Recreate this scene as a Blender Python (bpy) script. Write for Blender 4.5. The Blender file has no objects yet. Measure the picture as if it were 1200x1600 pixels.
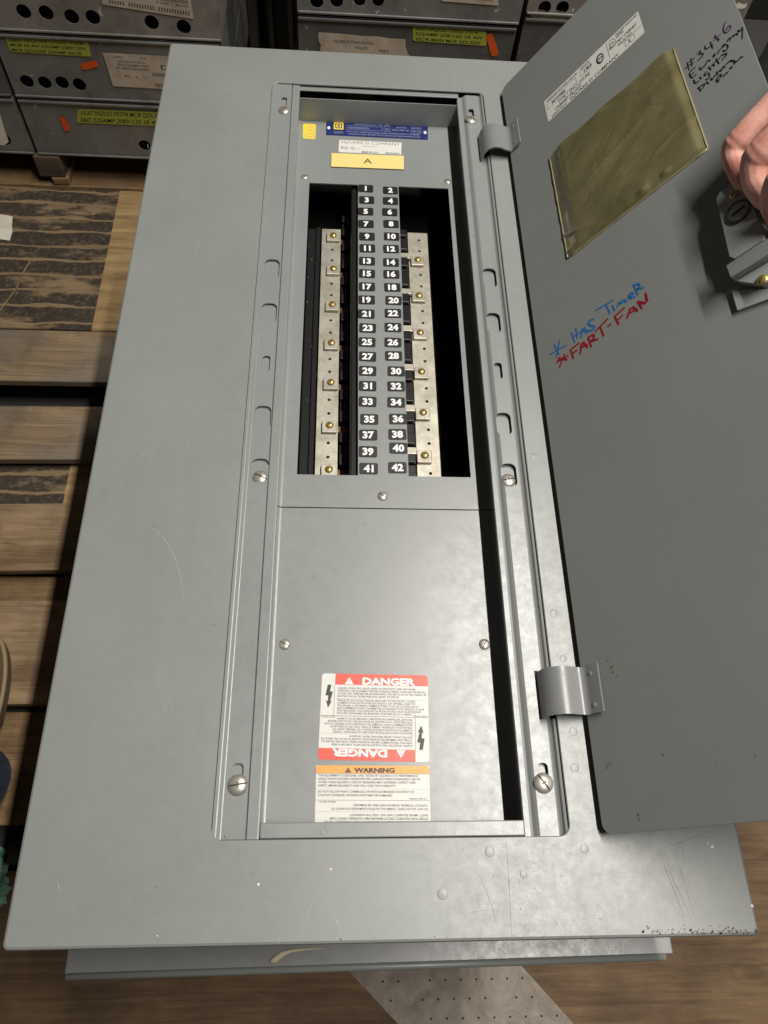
import bpy, bmesh, math, random
from mathutils import Vector, Matrix
from mathutils.geometry import delaunay_2d_cdt
random.seed(7)
S = bpy.context.scene
COL = S.collection

# ---------------------------------------------------------------- camera
# lengths in metres; z = 0 is the face of the open panel's steel trim,
# x runs across it and y along it (y = 0 is its lower edge); the deck is at z = -0.74
F = 1190.0
RC = Matrix(((0.9979567644529717, -0.01561703037702817, 0.06195485973480312),
             (-0.014541663951367372, 0.888703933915356, 0.4582508678146679),
             (-0.062216045294454805, -0.45821548010250995, 0.886661004839135)))
CAM = Vector((0.23017642, 0.02484644, 0.62962733))
cam = bpy.data.cameras.new('camera')
cam.sensor_fit = 'VERTICAL'; cam.sensor_height = 36.0; cam.lens = F / 1600 * 36
cam.clip_start = 0.02; cam.clip_end = 60
co = bpy.data.objects.new('camera', cam); COL.objects.link(co)
co.matrix_world = Matrix.Translation(CAM) @ RC.transposed().to_4x4()
S.camera = co

# ---------------------------------------------------------------- light
w = bpy.data.worlds.new('World'); S.world = w; w.use_nodes = True
w.node_tree.nodes['Background'].inputs[0].default_value = (1.0, 0.9, 0.78, 1)
w.node_tree.nodes['Background'].inputs[1].default_value = 0.034
def tube_light(name, loc, power, sx=0.05, sy=1.2, col=(1, 0.955, 0.885)):
    l = bpy.data.lights.new(name, 'AREA'); l.shape = 'RECTANGLE'; l.size = sx; l.size_y = sy
    l.energy = power; l.color = col
    o = bpy.data.objects.new(name, l); COL.objects.link(o); o.location = loc
    return o
tube_light('ceiling_tube_light', (1.02, 0.60, 2.50), 106, 0.05, 2.0)
S.view_settings.view_transform = 'Standard'; S.view_settings.look = 'None'
S.view_settings.exposure = 0.0; S.view_settings.gamma = 1.0

# ---------------------------------------------------------------- pixel -> place
def ray(u, v):
    return RC.transposed() @ Vector(((u - 600) / F, -(v - 800) / F, -1.0))
def at(u, v, z):
    d = ray(u, v); return CAM + d * ((z - CAM.z) / d.z)
def aty(u, v, y):
    d = ray(u, v); return CAM + d * ((y - CAM.y) / d.y)
DH = Vector((0.4383, 0.0697, 0.0077)); DA = math.radians(55.08); DW = 0.277; DL = 0.9035
DX = Vector((math.cos(DA), 0, math.sin(DA))); DN = Vector((-math.sin(DA), 0, math.cos(DA)))
def door_pt(u, v, h=0.0):
    d = ray(u, v); o = DH + DN * h
    p = CAM + d * ((o - CAM).dot(DN) / d.dot(DN))
    r = p - DH
    return Vector((r.dot(DX), r.y, r.dot(DN)))

# ---------------------------------------------------------------- materials
def new_mat(name):
    m = bpy.data.materials.new(name); m.use_nodes = True
    nt = m.node_tree; return m, nt, nt.nodes['Principled BSDF']
def plain(name, c, rough=0.6, metal=0.0, spec=0.5):
    m, nt, b = new_mat(name)
    b.inputs['Base Color'].default_value = (*c, 1); b.inputs['Roughness'].default_value = rough
    b.inputs['Metallic'].default_value = metal; b.inputs['Specular IOR Level'].default_value = spec
    return m
def node(nt, t, **kw):
    n = nt.nodes.new(t)
    for k, v in kw.items():
        if isinstance(k, str) and hasattr(n, k): setattr(n, k, v)
        else: n.inputs[k].default_value = v
    return n
def ramp(nt, stops):
    r = nt.nodes.new('ShaderNodeValToRGB'); e = r.color_ramp.elements
    while len(e) < len(stops): e.new(0.5)
    for el, (p, c) in zip(e, stops):
        el.position = p; el.color = (*c, 1) if len(c) == 3 else c
    return r
def noise(nt, vec, scale, detail=4, rough=0.55, dist=0.0):
    n = nt.nodes.new('ShaderNodeTexNoise'); n.inputs['Scale'].default_value = scale
    n.inputs['Detail'].default_value = detail; n.inputs['Roughness'].default_value = rough
    n.inputs['Distortion'].default_value = dist
    nt.links.new(vec, n.inputs['Vector']); return n
def coords(nt, scale=(1, 1, 1), loc=(0, 0, 0)):
    t = nt.nodes.new('ShaderNodeTexCoord'); mp = nt.nodes.new('ShaderNodeMapping')
    mp.inputs['Scale'].default_value = scale; mp.inputs['Location'].default_value = loc
    nt.links.new(t.outputs['Object'], mp.inputs['Vector']); return mp.outputs['Vector']
def mix(nt, fac, a, b, mode='MIX'):
    n = nt.nodes.new('ShaderNodeMix'); n.data_type = 'RGBA'; n.blend_type = mode
    for sock, val in ((n.inputs[0], fac), (n.inputs[6], a), (n.inputs[7], b)):
        if isinstance(val, (int, float)): sock.default_value = val
        elif isinstance(val, tuple): sock.default_value = (*val, 1)
        else: nt.links.new(val, sock)
    return n.outputs[2]
def bump(nt, bsdf, h, strength=0.1, dist=0.001):
    n = nt.nodes.new('ShaderNodeBump'); n.inputs['Strength'].default_value = strength
    n.inputs['Distance'].default_value = dist
    nt.links.new(h, n.inputs['Height']); nt.links.new(n.outputs[0], bsdf.inputs['Normal'])

def paint(name, c, rough=0.38, wear=0.5, spec=0.5, scratch=0.25):
    """grey enamel on sheet steel: faint mottling, fine scuffs, specks of dirt"""
    m, nt, b = new_mat(name); v = coords(nt)
    n1 = noise(nt, v, 6, 5); n2 = noise(nt, v, 160, 3)
    vs = coords(nt, (90, 6, 90)); n3 = noise(nt, vs, 3, 6, 0.7)
    r1 = ramp(nt, [(0.3, tuple(x * (1 - .10 * wear) for x in c)), (0.7, tuple(min(1, x * (1 + .09 * wear)) for x in c))])
    nt.links.new(n1.outputs['Fac'], r1.inputs[0])
    r2 = ramp(nt, [(0.70, (0, 0, 0)), (0.80, (1, 1, 1))]); nt.links.new(n2.outputs['Fac'], r2.inputs[0])
    c1 = mix(nt, r2.outputs[0], r1.outputs[0], tuple(x * .55 for x in c))
    r3 = ramp(nt, [(0.66, (0, 0, 0)), (0.78, (scratch,) * 3)]); nt.links.new(n3.outputs['Fac'], r3.inputs[0])
    c2 = mix(nt, r3.outputs[0], c1, tuple(min(1, x * 1.45) for x in c))
    n7 = noise(nt, coords(nt, (38, 2.2, 20)), 1.0, 5, .65); n8 = noise(nt, v, 3.5, 6, .7)
    sm = nt.nodes.new('ShaderNodeMath'); sm.operation = 'MULTIPLY'; nt.links.new(n7.outputs['Fac'], sm.inputs[0]); nt.links.new(n8.outputs['Fac'], sm.inputs[1])
    r7 = ramp(nt, [(0.24, (0, 0, 0)), (0.42, (.22 * wear,) * 3)]); nt.links.new(sm.outputs[0], r7.inputs[0])
    c2 = mix(nt, r7.outputs[0], c2, tuple(min(1, x * 1.28 + .01) for x in c))
    nt.links.new(c2, b.inputs['Base Color'])
    n4 = noise(nt, v, 85, 9, 0.8)
    rr = ramp(nt, [(0.30, (rough - .06,) * 3), (0.72, (rough + .11,) * 3)]); nt.links.new(n4.outputs['Fac'], rr.inputs[0])
    nt.links.new(rr.outputs[0], b.inputs['Roughness'])
    b.inputs['Specular IOR Level'].default_value = spec
    n5 = noise(nt, v, 1000, 3); n6 = noise(nt, v, 9, 3)
    ad = nt.nodes.new('ShaderNodeMath'); ad.operation = 'MULTIPLY_ADD'
    nt.links.new(n6.outputs['Fac'], ad.inputs[0]); ad.inputs[1].default_value = 1.0
    nt.links.new(n5.outputs['Fac'], ad.inputs[2])
    bump(nt, b, ad.outputs[0], 0.11, 0.0006)
    return m
def wood(name, dark, light, along=(1.6, 28, 28), seed=0.0, rough=0.75, blot=0.5, grey=0.0, knots=0.0):
    m, nt, b = new_mat(name)
    lo_, fa = (seed, seed * 2, 0), along[1] / 26
    warp = noise(nt, coords(nt, (2.2, 5, 5), lo_), 1.0, 3)
    def warped(scale, amt):
        v = coords(nt, scale, lo_); n = nt.nodes.new('ShaderNodeVectorMath'); n.operation = 'MULTIPLY_ADD'
        nt.links.new(warp.outputs['Color'], n.inputs[0]); n.inputs[1].default_value = (amt,) * 3
        nt.links.new(v, n.inputs[2]); return n.outputs[0]
    n1 = noise(nt, warped((1.1, 15 * fa, 15), 2.2), 1.6, 5, .55)
    n2 = noise(nt, warped((4, 190 * fa, 190), 2.0), 1.3, 10, .78)
    fac = nt.nodes.new('ShaderNodeMath'); fac.operation = 'MULTIPLY_ADD'; fac.inputs[1].default_value = .55
    k1 = nt.nodes.new('ShaderNodeMath'); k1.operation = 'MULTIPLY'; k1.inputs[1].default_value = .45
    nt.links.new(n1.outputs['Fac'], k1.inputs[0]); nt.links.new(n2.outputs['Fac'], fac.inputs[0]); nt.links.new(k1.outputs[0], fac.inputs[2])
    r0 = ramp(nt, [(.40, dark), (.5, tuple((x + y) / 2 for x, y in zip(dark, light))), (.60, light)]); nt.links.new(fac.outputs[0], r0.inputs[0])
    c = r0.outputs[0]
    if knots:
        vo = nt.nodes.new('ShaderNodeTexVoronoi'); vo.inputs['Scale'].default_value = 1.0; nt.links.new(warped((3.4, 7.5, 7.5), .5), vo.inputs['Vector'])
        rk = ramp(nt, [(0.0, (knots,) * 3), (.05, (knots * .8,) * 3), (.09, (.1,) * 3), (.13, (knots * .5,) * 3), (.17, (.04,) * 3), (.21, (knots * .3,) * 3), (.27, (0, 0, 0))])
        nt.links.new(vo.outputs['Distance'], rk.inputs[0]); c = mix(nt, rk.outputs[0], c, tuple(x * .42 for x in dark))
    nb = noise(nt, coords(nt, (1, 1, 1), (seed * 3, seed, 0)), 9, 7, .68)
    rb = ramp(nt, [(.46, (0, 0, 0)), (.70, (blot,) * 3)]); nt.links.new(nb.outputs['Fac'], rb.inputs[0])
    c = mix(nt, rb.outputs[0], c, tuple(x * .45 for x in dark))
    if grey:
        ng = noise(nt, coords(nt, (1, 2, 1), (seed, seed * 5, 0)), 4, 5, .6); rg = ramp(nt, [(.38, (0, 0, 0)), (.62, (grey,) * 3)])
        nt.links.new(ng.outputs['Fac'], rg.inputs[0]); g = sum(light) / 3
        c = mix(nt, rg.outputs[0], c, (g * .74, g * .70, g * .66))
    nt.links.new(c, b.inputs['Base Color']); b.inputs['Roughness'].default_value = rough
    bump(nt, b, fac.outputs[0], 0.6, 0.003)
    return m

M = {}
GREY = (0.234, 0.248, 0.240)
M['trim'] = paint('grey_enamel_trim', GREY, 0.37, 0.75, 0.62)
M['front'] = paint('grey_enamel_interior', (0.236, 0.248, 0.245), 0.33, 0.6, 0.68)
M['door'] = paint('grey_enamel_door', (0.220, 0.229, 0.222), 0.5, 0.35, 0.35, 0.1)
M['hinge'] = paint('grey_enamel_hinge', (0.20, 0.206, 0.205), 0.30, 0.3, 0.6)
M['inside'] = paint('dark_box_inside', (0.06, 0.06, 0.06), 0.6)  # darker than the trim enamel: the box's unlit depth is in the colour
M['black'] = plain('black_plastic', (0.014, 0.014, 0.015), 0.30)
M['dark_copper'] = plain('dark_copper', (0.16, 0.10, 0.06), 0.45, 0.7)
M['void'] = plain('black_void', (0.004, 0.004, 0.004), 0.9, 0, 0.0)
M['tag'] = plain('black_tag', (0.008, 0.008, 0.009), 0.5)
M['print_white'] = plain('white_print', (0.85, 0.85, 0.83), 0.5)
M['print_black'] = plain('black_print', (0.03, 0.03, 0.03), 0.5)
M['print_grey'] = plain('grey_print', (0.05, 0.05, 0.05), 0.55)
M['print_soft'] = plain('soft_print', (0.42, 0.42, 0.40), 0.55)
M['label'] = plain('white_label', (0.70, 0.69, 0.65), 0.45)
M['red'] = plain('danger_red', (0.72, 0.085, 0.05), 0.4)
M['orange'] = plain('warning_orange', (0.85, 0.36, 0.06), 0.4)
M['blue'] = plain('nameplate_blue', (0.018, 0.028, 0.13), 0.35)
M['pale_blue'] = plain('nameplate_print', (0.22, 0.25, 0.38), 0.5)
M['yellow'] = plain('plaque_yellow', (0.80, 0.66, 0.25), 0.4)
M['sun_yellow'] = plain('sticker_yellow', (0.82, 0.62, 0.05), 0.4)
M['plaque_edge'] = plain('plaque_edge', (0.03, 0.03, 0.025), 0.5)
M['ink_black'] = plain('marker_black', (0.012, 0.011, 0.016), 0.4)
M['ink_purple'] = plain('marker_purple', (0.05, 0.02, 0.07), 0.4)
M['ink_blue'] = plain('marker_blue', (0.015, 0.13, 0.38), 0.4)
M['ink_red'] = plain('marker_red', (0.26, 0.008, 0.018), 0.4)
M['lime'] = plain('lime_tape', (0.33, 0.36, 0.05), 0.55)
M['orange_tape'] = plain('orange_tape', (0.65, 0.085, 0.012), 0.45)
M['scuff'] = plain('pale_scuff', (0.335, 0.345, 0.33), 0.5)
M['pencil'] = plain('pencil_line', (0.135, 0.138, 0.132), 0.5)
M['chip'] = plain('paint_chip', (0.75, 0.75, 0.72), 0.4)
M['brown_chip'] = plain('brown_scrape', (0.12, 0.082, 0.055), 0.6)
M['cream'] = plain('cream_drip', (0.62, 0.54, 0.38), 0.5)
M['screw'] = plain('zinc_screw', (0.46, 0.44, 0.39), 0.36, 0.6)
M['slot'] = plain('slot_floor', (0.09, 0.085, 0.075), 0.6, 0.3)  # floor of the screw slots, darker than the head
M['brass'] = plain('brass_screw', (0.50, 0.37, 0.13), 0.32, 0.65)
def bus_mat():
    m, nt, b = new_mat('tinned_bus'); v = coords(nt)
    n = noise(nt, v, 60, 6, .7)
    r = ramp(nt, [(.3, (.34, .31, .25)), (.7, (.62, .585, .50))]); nt.links.new(n.outputs['Fac'], r.inputs[0])
    nt.links.new(r.outputs[0], b.inputs['Base Color']); b.inputs['Metallic'].default_value = .55
    b.inputs['Roughness'].default_value = .45; return m
M['bus'] = bus_mat()
def galv(name, a, bcol, rough=.5):
    m, nt, b = new_mat(name); v = coords(nt)
    n = noise(nt, v, 7, 8, .7, .6); n2 = noise(nt, v, 55, 4, .6)
    r = ramp(nt, [(.28, a), (.72, bcol)]); nt.links.new(n.outputs['Fac'], r.inputs[0])
    r2 = ramp(nt, [(.67, (0, 0, 0)), (.72, (.8, .8, .8))]); nt.links.new(n2.outputs['Fac'], r2.inputs[0])
    c = mix(nt, r2.outputs[0], r.outputs[0], tuple(min(1, x * 2.6) for x in bcol))
    n3 = noise(nt, v, 16, 5, .6); r3 = ramp(nt, [(.55, (0, 0, 0)), (.75, (.6, .6, .6))]); nt.links.new(n3.outputs['Fac'], r3.inputs[0])
    c = mix(nt, r3.outputs[0], c, tuple(x * .5 for x in a))
    nt.links.new(c, b.inputs['Base Color']); b.inputs['Metallic'].default_value = .35
    b.inputs['Roughness'].default_value = rough
    bump(nt, b, n2.outputs['Fac'], .1, .001); return m
M['galv'] = galv('dull_galvanised', (.14, .14, .136), (.28, .28, .265))
M['galv_dark'] = galv('dark_galvanised', (.085, .085, .086), (.175, .175, .172))
M['galv_pale'] = galv('pale_galvanised', (.19, .178, .16), (.35, .33, .30))
def paper_mat(name, a, b_):
    m, nt, b = new_mat(name); v = coords(nt); n = noise(nt, v, 18, 6, .65)
    r = ramp(nt, [(.3, a), (.65, b_)]); nt.links.new(n.outputs['Fac'], r.inputs[0])
    nt.links.new(r.outputs[0], b.inputs['Base Color']); b.inputs['Roughness'].default_value = .8; return m
M['old_paper'] = paper_mat('old_paper', (.34, .27, .20), (.55, .47, .37))
M['paper'] = paper_mat('clean_paper', (.60, .54, .44), (.80, .76, .66))
M['ply'] = wood('plywood', (.088, .048, .021), (.225, .138, .066), (1.2, 12, 12), 3.1, .7, .45, 0, .55)
M['ply_pale'] = wood('pale_plank', (.19, .12, .055), (.40, .28, .14), (1.5, 20, 20), 5.2, .75, .45)
M['plank_a'] = wood('weathered_plank', (.13, .082, .043), (.36, .255, .148), (1.5, 26, 26), 1.7, .8, .7, .55, .4)
M['plank_b'] = wood('tan_plank', (.17, .098, .043), (.42, .275, .138), (1.5, 22, 22), 8.3, .8, .6, .2, .6)
M['plank_c'] = wood('brown_plank', (.12, .066, .030), (.30, .19, .09), (1.5, 22, 22), 12.9, .8, .6, 0, .5)
M['plank_d'] = wood('dark_plank', (.05, .036, .024), (.12, .085, .055), (1.5, 22, 22), 17.0, .85, .5)
def residue_mat():
    """pine sheet with rows of black glue residue left of a straight edge"""
    m, nt, b = new_mat('sheet_with_glue_residue')
    base = coords(nt, (1.3, 15, 15), (2, 1, 0)); n = noise(nt, base, 3, 8, .65)
    r = ramp(nt, [(.30, (.20, .12, .05)), (.70, (.52, .36, .175))]); nt.links.new(n.outputs['Fac'], r.inputs[0])
    v = coords(nt)
    sep = nt.nodes.new('ShaderNodeSeparateXYZ'); nt.links.new(v, sep.inputs[0])
    warp = noise(nt, coords(nt, (2.5, 9, 1)), 2.2, 4, .6)
    vm = nt.nodes.new('ShaderNodeVectorMath'); vm.operation = 'MULTIPLY_ADD'; vm.inputs[1].default_value = (.05, .042, 0)
    nt.links.new(warp.outputs['Color'], vm.inputs[0]); nt.links.new(v, vm.inputs[2])
    br = nt.nodes.new('ShaderNodeTexBrick'); nt.links.new(vm.outputs[0], br.inputs['Vector'])
    br.inputs['Color1'].default_value = (1, 1, 1, 1); br.inputs['Color2'].default_value = (.72, .72, .72, 1); br.inputs['Mortar'].default_value = (0, 0, 0, 1)
    for k_, val in (('Scale', 1.0), ('Mortar Size', .0055), ('Mortar Smooth', .7), ('Brick Width', .85), ('Row Height', .047)): br.inputs[k_].default_value = val
    nl = noise(nt, coords(nt, (22, 80, 1)), 1.2, 10, .82)
    nb2 = noise(nt, coords(nt, (3.2, 8, 1), (1.3, 4.2, 0)), 1.6, 5, .6)
    s1 = nt.nodes.new('ShaderNodeMath'); s1.operation = 'MULTIPLY_ADD'; s1.inputs[1].default_value = .45
    nt.links.new(nl.outputs['Fac'], s1.inputs[0]); nt.links.new(nb2.outputs['Fac'], s1.inputs[2])
    rp = ramp(nt, [(.60, (0, 0, 0)), (.76, (1, 1, 1))]); nt.links.new(s1.outputs[0], rp.inputs[0])
    s2 = nt.nodes.new('ShaderNodeMath'); s2.operation = 'MULTIPLY'; nt.links.new(rp.outputs[0], s2.inputs[0]); nt.links.new(br.outputs['Color'], s2.inputs[1])
    rm = ramp(nt, [(.10, (0, 0, 0)), (.60, (.93, .93, .93))]); nt.links.new(s2.outputs[0], rm.inputs[0])
    lt = nt.nodes.new('ShaderNodeMath'); lt.operation = 'LESS_THAN'; lt.inputs[1].default_value = .285
    nt.links.new(sep.outputs['X'], lt.inputs[0])
    mu = nt.nodes.new('ShaderNodeMath'); mu.operation = 'MULTIPLY'
    nt.links.new(rm.outputs[0], mu.inputs[0]); nt.links.new(lt.outputs[0], mu.inputs[1])
    aged = mix(nt, lt.outputs[0], r.outputs[0], mix(nt, .6, r.outputs[0], (.185, .135, .085)))
    nm = noise(nt, v, 95, 6, .75); blk = ramp(nt, [(.36, (.014, .011, .009)), (.56, (.05, .038, .028)), (.68, (.16, .125, .085))]); nt.links.new(nm.outputs['Fac'], blk.inputs[0])
    c = mix(nt, mu.outputs[0], aged, blk.outputs[0])
    nt.links.new(c, b.inputs['Base Color']); b.inputs['Roughness'].default_value = .75
    bump(nt, b, s2.outputs[0], .3, .002); return m
M['residue'] = residue_mat()
def skin_mat():
    m, nt, b = new_mat('skin'); v = coords(nt); n = noise(nt, v, 40, 5, .6); n2 = noise(nt, v, 320, 6, .75)
    r = ramp(nt, [(.36, (.60, .25, .195)), (.64, (.80, .45, .37))]); nt.links.new(n.outputs['Fac'], r.inputs[0])
    nt.links.new(r.outputs[0], b.inputs['Base Color']); b.inputs['Roughness'].default_value = .62; b.inputs['Specular IOR Level'].default_value = .3
    b.inputs['Subsurface Weight'].default_value = .15; b.inputs['Subsurface Radius'].default_value = (.012, .004, .002)
    b.inputs['Subsurface Scale'].default_value = .3
    bump(nt, b, n2.outputs['Fac'], .5, .0009); return m
M['skin'] = skin_mat()
M['nail'] = plain('fingernail', (.66, .38, .31), .3)

# ---------------------------------------------------------------- mesh tools
class MB:
    """collects polygons with a material each, then becomes ONE mesh object"""
    def __init__(s): s.v = []; s.f = []; s.mi = []; s.mats = []; s.smooth = []
    def m(s, mat):
        if mat not in s.mats: s.mats.append(mat)
        return s.mats.index(mat)
    def add(s, vs, fs, mat, smooth=False):
        k = len(s.v); i = s.m(mat); s.v += [Vector(p) for p in vs]
        for f in fs: s.f.append([k + j for j in f]); s.mi.append(i); s.smooth.append(smooth)
    def build(s, name, parent=None, origin=None, xf=None):
        o3 = Vector(origin) if origin is not None else Vector((0, 0, 0))
        vs = [(xf(p) if xf else p) - o3 for p in s.v]
        me = bpy.data.meshes.new(name); me.from_pydata(vs, [], s.f)
        for mt in s.mats: me.materials.append(mt)
        me.polygons.foreach_set('material_index', s.mi); me.polygons.foreach_set('use_smooth', s.smooth)
        me.update()
        o = bpy.data.objects.new(name, me); COL.objects.link(o); o.location = o3; o.parent = parent
        return o
def empty(name, loc=(0, 0, 0), parent=None):
    o = bpy.data.objects.new(name, None); COL.objects.link(o); o.location = loc; o.parent = parent
    o.empty_display_size = .05; return o
def tag(o, label, cat, group=None):
    o['label'] = label; o['category'] = cat
    if group: o['group'] = group
    return o
def structure(o): o['kind'] = 'structure'; return o
def box_data(x0, x1, y0, y1, z0, z1, bev=0.0, seg=2):
    bm = bmesh.new(); bmesh.ops.create_cube(bm, size=1)
    for v in bm.verts:
        v.co = Vector(((x0 + x1) / 2 + v.co.x * (x1 - x0), (y0 + y1) / 2 + v.co.y * (y1 - y0), (z0 + z1) / 2 + v.co.z * (z1 - z0)))
    if bev: bmesh.ops.bevel(bm, geom=bm.edges[:], offset=bev, segments=seg, affect='EDGES', profile=.5)
    bm.verts.index_update()
    vs = [v.co.copy() for v in bm.verts]; fs = [[v.index for v in f.verts] for f in bm.faces]; bm.free()
    return vs, fs
def rrect(x0, y0, x1, y1, r, n=5):
    if r <= 0: return [(x0, y0), (x1, y0), (x1, y1), (x0, y1)]
    pts = []
    for cx, cy, a0 in ((x1 - r, y1 - r, 0), (x0 + r, y1 - r, 90), (x0 + r, y0 + r, 180), (x1 - r, y0 + r, 270)):
        for i in range(n + 1):
            a = math.radians(a0 + 90 * i / n); pts.append((cx + r * math.cos(a), cy + r * math.sin(a)))
    return pts
def circle(cx, cy, r, n=20): return [(cx + r * math.cos(2 * math.pi * i / n), cy + r * math.sin(2 * math.pi * i / n)) for i in range(n)]
def slot(cx, cy, w, h, n=8):
    r = w / 2; d = h / 2 - r
    return [(cx + r * math.cos(math.pi * i / n), cy + d + r * math.sin(math.pi * i / n)) for i in range(n + 1)] + \
           [(cx + r * math.cos(math.pi + math.pi * i / n), cy - d + r * math.sin(math.pi + math.pi * i / n)) for i in range(n + 1)]
def inside(p, poly):
    x, y = p; c = False; j = len(poly) - 1
    for i in range(len(poly)):
        xi, yi = poly[i]; xj, yj = poly[j]
        if (yi > y) != (yj > y) and x < (xj - xi) * (y - yi) / (yj - yi) + xi: c = not c
        j = i
    return c
def cdt(outer, holes=(), lines=()):
    vs = []; es = []
    for lp in [outer] + list(holes):
        k = len(vs); vs += [Vector((p[0], p[1])) for p in lp]; n = len(lp)
        es += [(k + i, k + (i + 1) % n) for i in range(n)]
    for ln in lines:
        k = len(vs); vs += [Vector(p) for p in ln]; es += [(k + i, k + i + 1) for i in range(len(ln) - 1)]
    V, E, FC, *_ = delaunay_2d_cdt(vs, es, [], 0, 1e-7)
    out = []
    for f in FC:
        c = (sum(V[i].x for i in f) / 3, sum(V[i].y for i in f) / 3)
        if inside(c, outer) and not any(inside(c, h) for h in holes): out.append(list(f))
    return [(p.x, p.y) for p in V], out
def sheet(mb, outer, holes, z0, z1, mat, side=None, bottom=True):
    """flat plate with real holes, top at z1"""
    V, T = cdt(outer, holes)
    mb.add([(x, y, z1) for x, y in V], T, mat)
    if bottom: mb.add([(x, y, z0) for x, y in V], [t[::-1] for t in T], mat)
    for k, lp in enumerate([outer] + list(holes)):
        n = len(lp); a = sum(lp[i][0] * lp[(i + 1) % n][1] - lp[(i + 1) % n][0] * lp[i][1] for i in range(n))
        if (a > 0) != (k == 0): lp = lp[::-1]
        mb.add([(x, y, z0) for x, y in lp] + [(x, y, z1) for x, y in lp],
               [(i, (i + 1) % n, n + (i + 1) % n, n + i) for i in range(n)], side or mat)
def skirt(mb, la, za, lb, zb, mat, smooth=True):
    n = len(la)
    mb.add([(x, y, za) for x, y in la] + [(x, y, zb) for x, y in lb], [(i, n + i, n + (i + 1) % n, (i + 1) % n) for i in range(n)], mat, smooth)
def lathe(mb, prof, mat, n=24, c=(0, 0, 0), smooth=True):
    vs = []; fs = []
    for r, z in prof:
        for i in range(n): a = 2 * math.pi * i / n; vs.append((c[0] + r * math.cos(a), c[1] + r * math.sin(a), c[2] + z))
    for k in range(len(prof) - 1):
        for i in range(n): fs.append((k * n + i, k * n + (i + 1) % n, (k + 1) * n + (i + 1) % n, (k + 1) * n + i))
    mb.add(vs, fs, mat, smooth)
def screw_mesh(name, r, h, mat, cross=False):
    """domed head with a real slot (and the short cross cut of a combination drive)"""
    mb = MB(); sw, cl, cw = .085 * r, .26 * r, .07 * r; e = .93 * r
    sl = [(-e, -sw), (-cw, -sw), (-cw, -cl), (cw, -cl), (cw, -sw), (e, -sw), (e, sw), (cw, sw), (cw, cl), (-cw, cl), (-cw, sw), (-e, sw)]
    rings = []
    for k in (.3, .5, .68, .83, .93):
        n = 28; rings.append([(k * r * math.cos(2 * math.pi * i / n), k * r * math.sin(2 * math.pi * i / n)) for i in range(n + 1)])
    dome = lambda x, y: h * math.sqrt(max(0.0, 1 - (x * x + y * y) / (r * r) * .94))
    V, T = cdt(circle(0, 0, r, 36), [sl], rings)
    mb.add([(x, y, dome(x, y)) for x, y in V], T, mat, True)
    V, T = cdt(sl); mb.add([(x, y, dome(x, y) * .55) for x, y in V], T, M['slot'])
    n = len(sl); mb.add([(x, y, dome(x, y)) for x, y in sl] + [(x, y, dome(x, y) * .55) for x, y in sl], [(i, n + i, n + (i + 1) % n, (i + 1) % n) for i in range(n)], mat)
    lathe(mb, [(r, dome(r, 0)), (r * .97, -.0015 * r), (.01 * r, -.0015 * r)], mat, 36)
    o = mb.build(name); me = o.data; bpy.data.objects.remove(o); return me
def put(me, name, parent, loc, rz=0.0, scale=1.0):
    o = bpy.data.objects.new(name, me); COL.objects.link(o); o.parent = parent; o.location = loc
    o.rotation_euler.z = rz; o.scale = (scale,) * 3; return o
def tube(mb, pts, rad, mat, n=12, cap=True):
    pts = [Vector(p) for p in pts]; rings = []
    for i, p in enumerate(pts):
        t = (pts[min(i + 1, len(pts) - 1)] - pts[max(i - 1, 0)]).normalized()
        a = t.orthogonal().normalized() if i == 0 else (rings[-1][1] - t * rings[-1][1].dot(t)).normalized()
        rings.append((p, a, t.cross(a), rad[i] if hasattr(rad, '__len__') else rad))
    vs = []; fs = []
    for p, a, b, r in rings:
        for k in range(n): q = 2 * math.pi * k / n; vs.append(p + a * (r * math.cos(q)) + b * (r * math.sin(q)))
    for i in range(len(rings) - 1):
        for k in range(n): fs.append((i * n + k, i * n + (k + 1) % n, (i + 1) * n + (k + 1) % n, (i + 1) * n + k))
    if cap: fs += [tuple(range(n))[::-1], tuple(range((len(rings) - 1) * n, len(rings) * n))]
    mb.add(vs, fs, mat, True)

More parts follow.
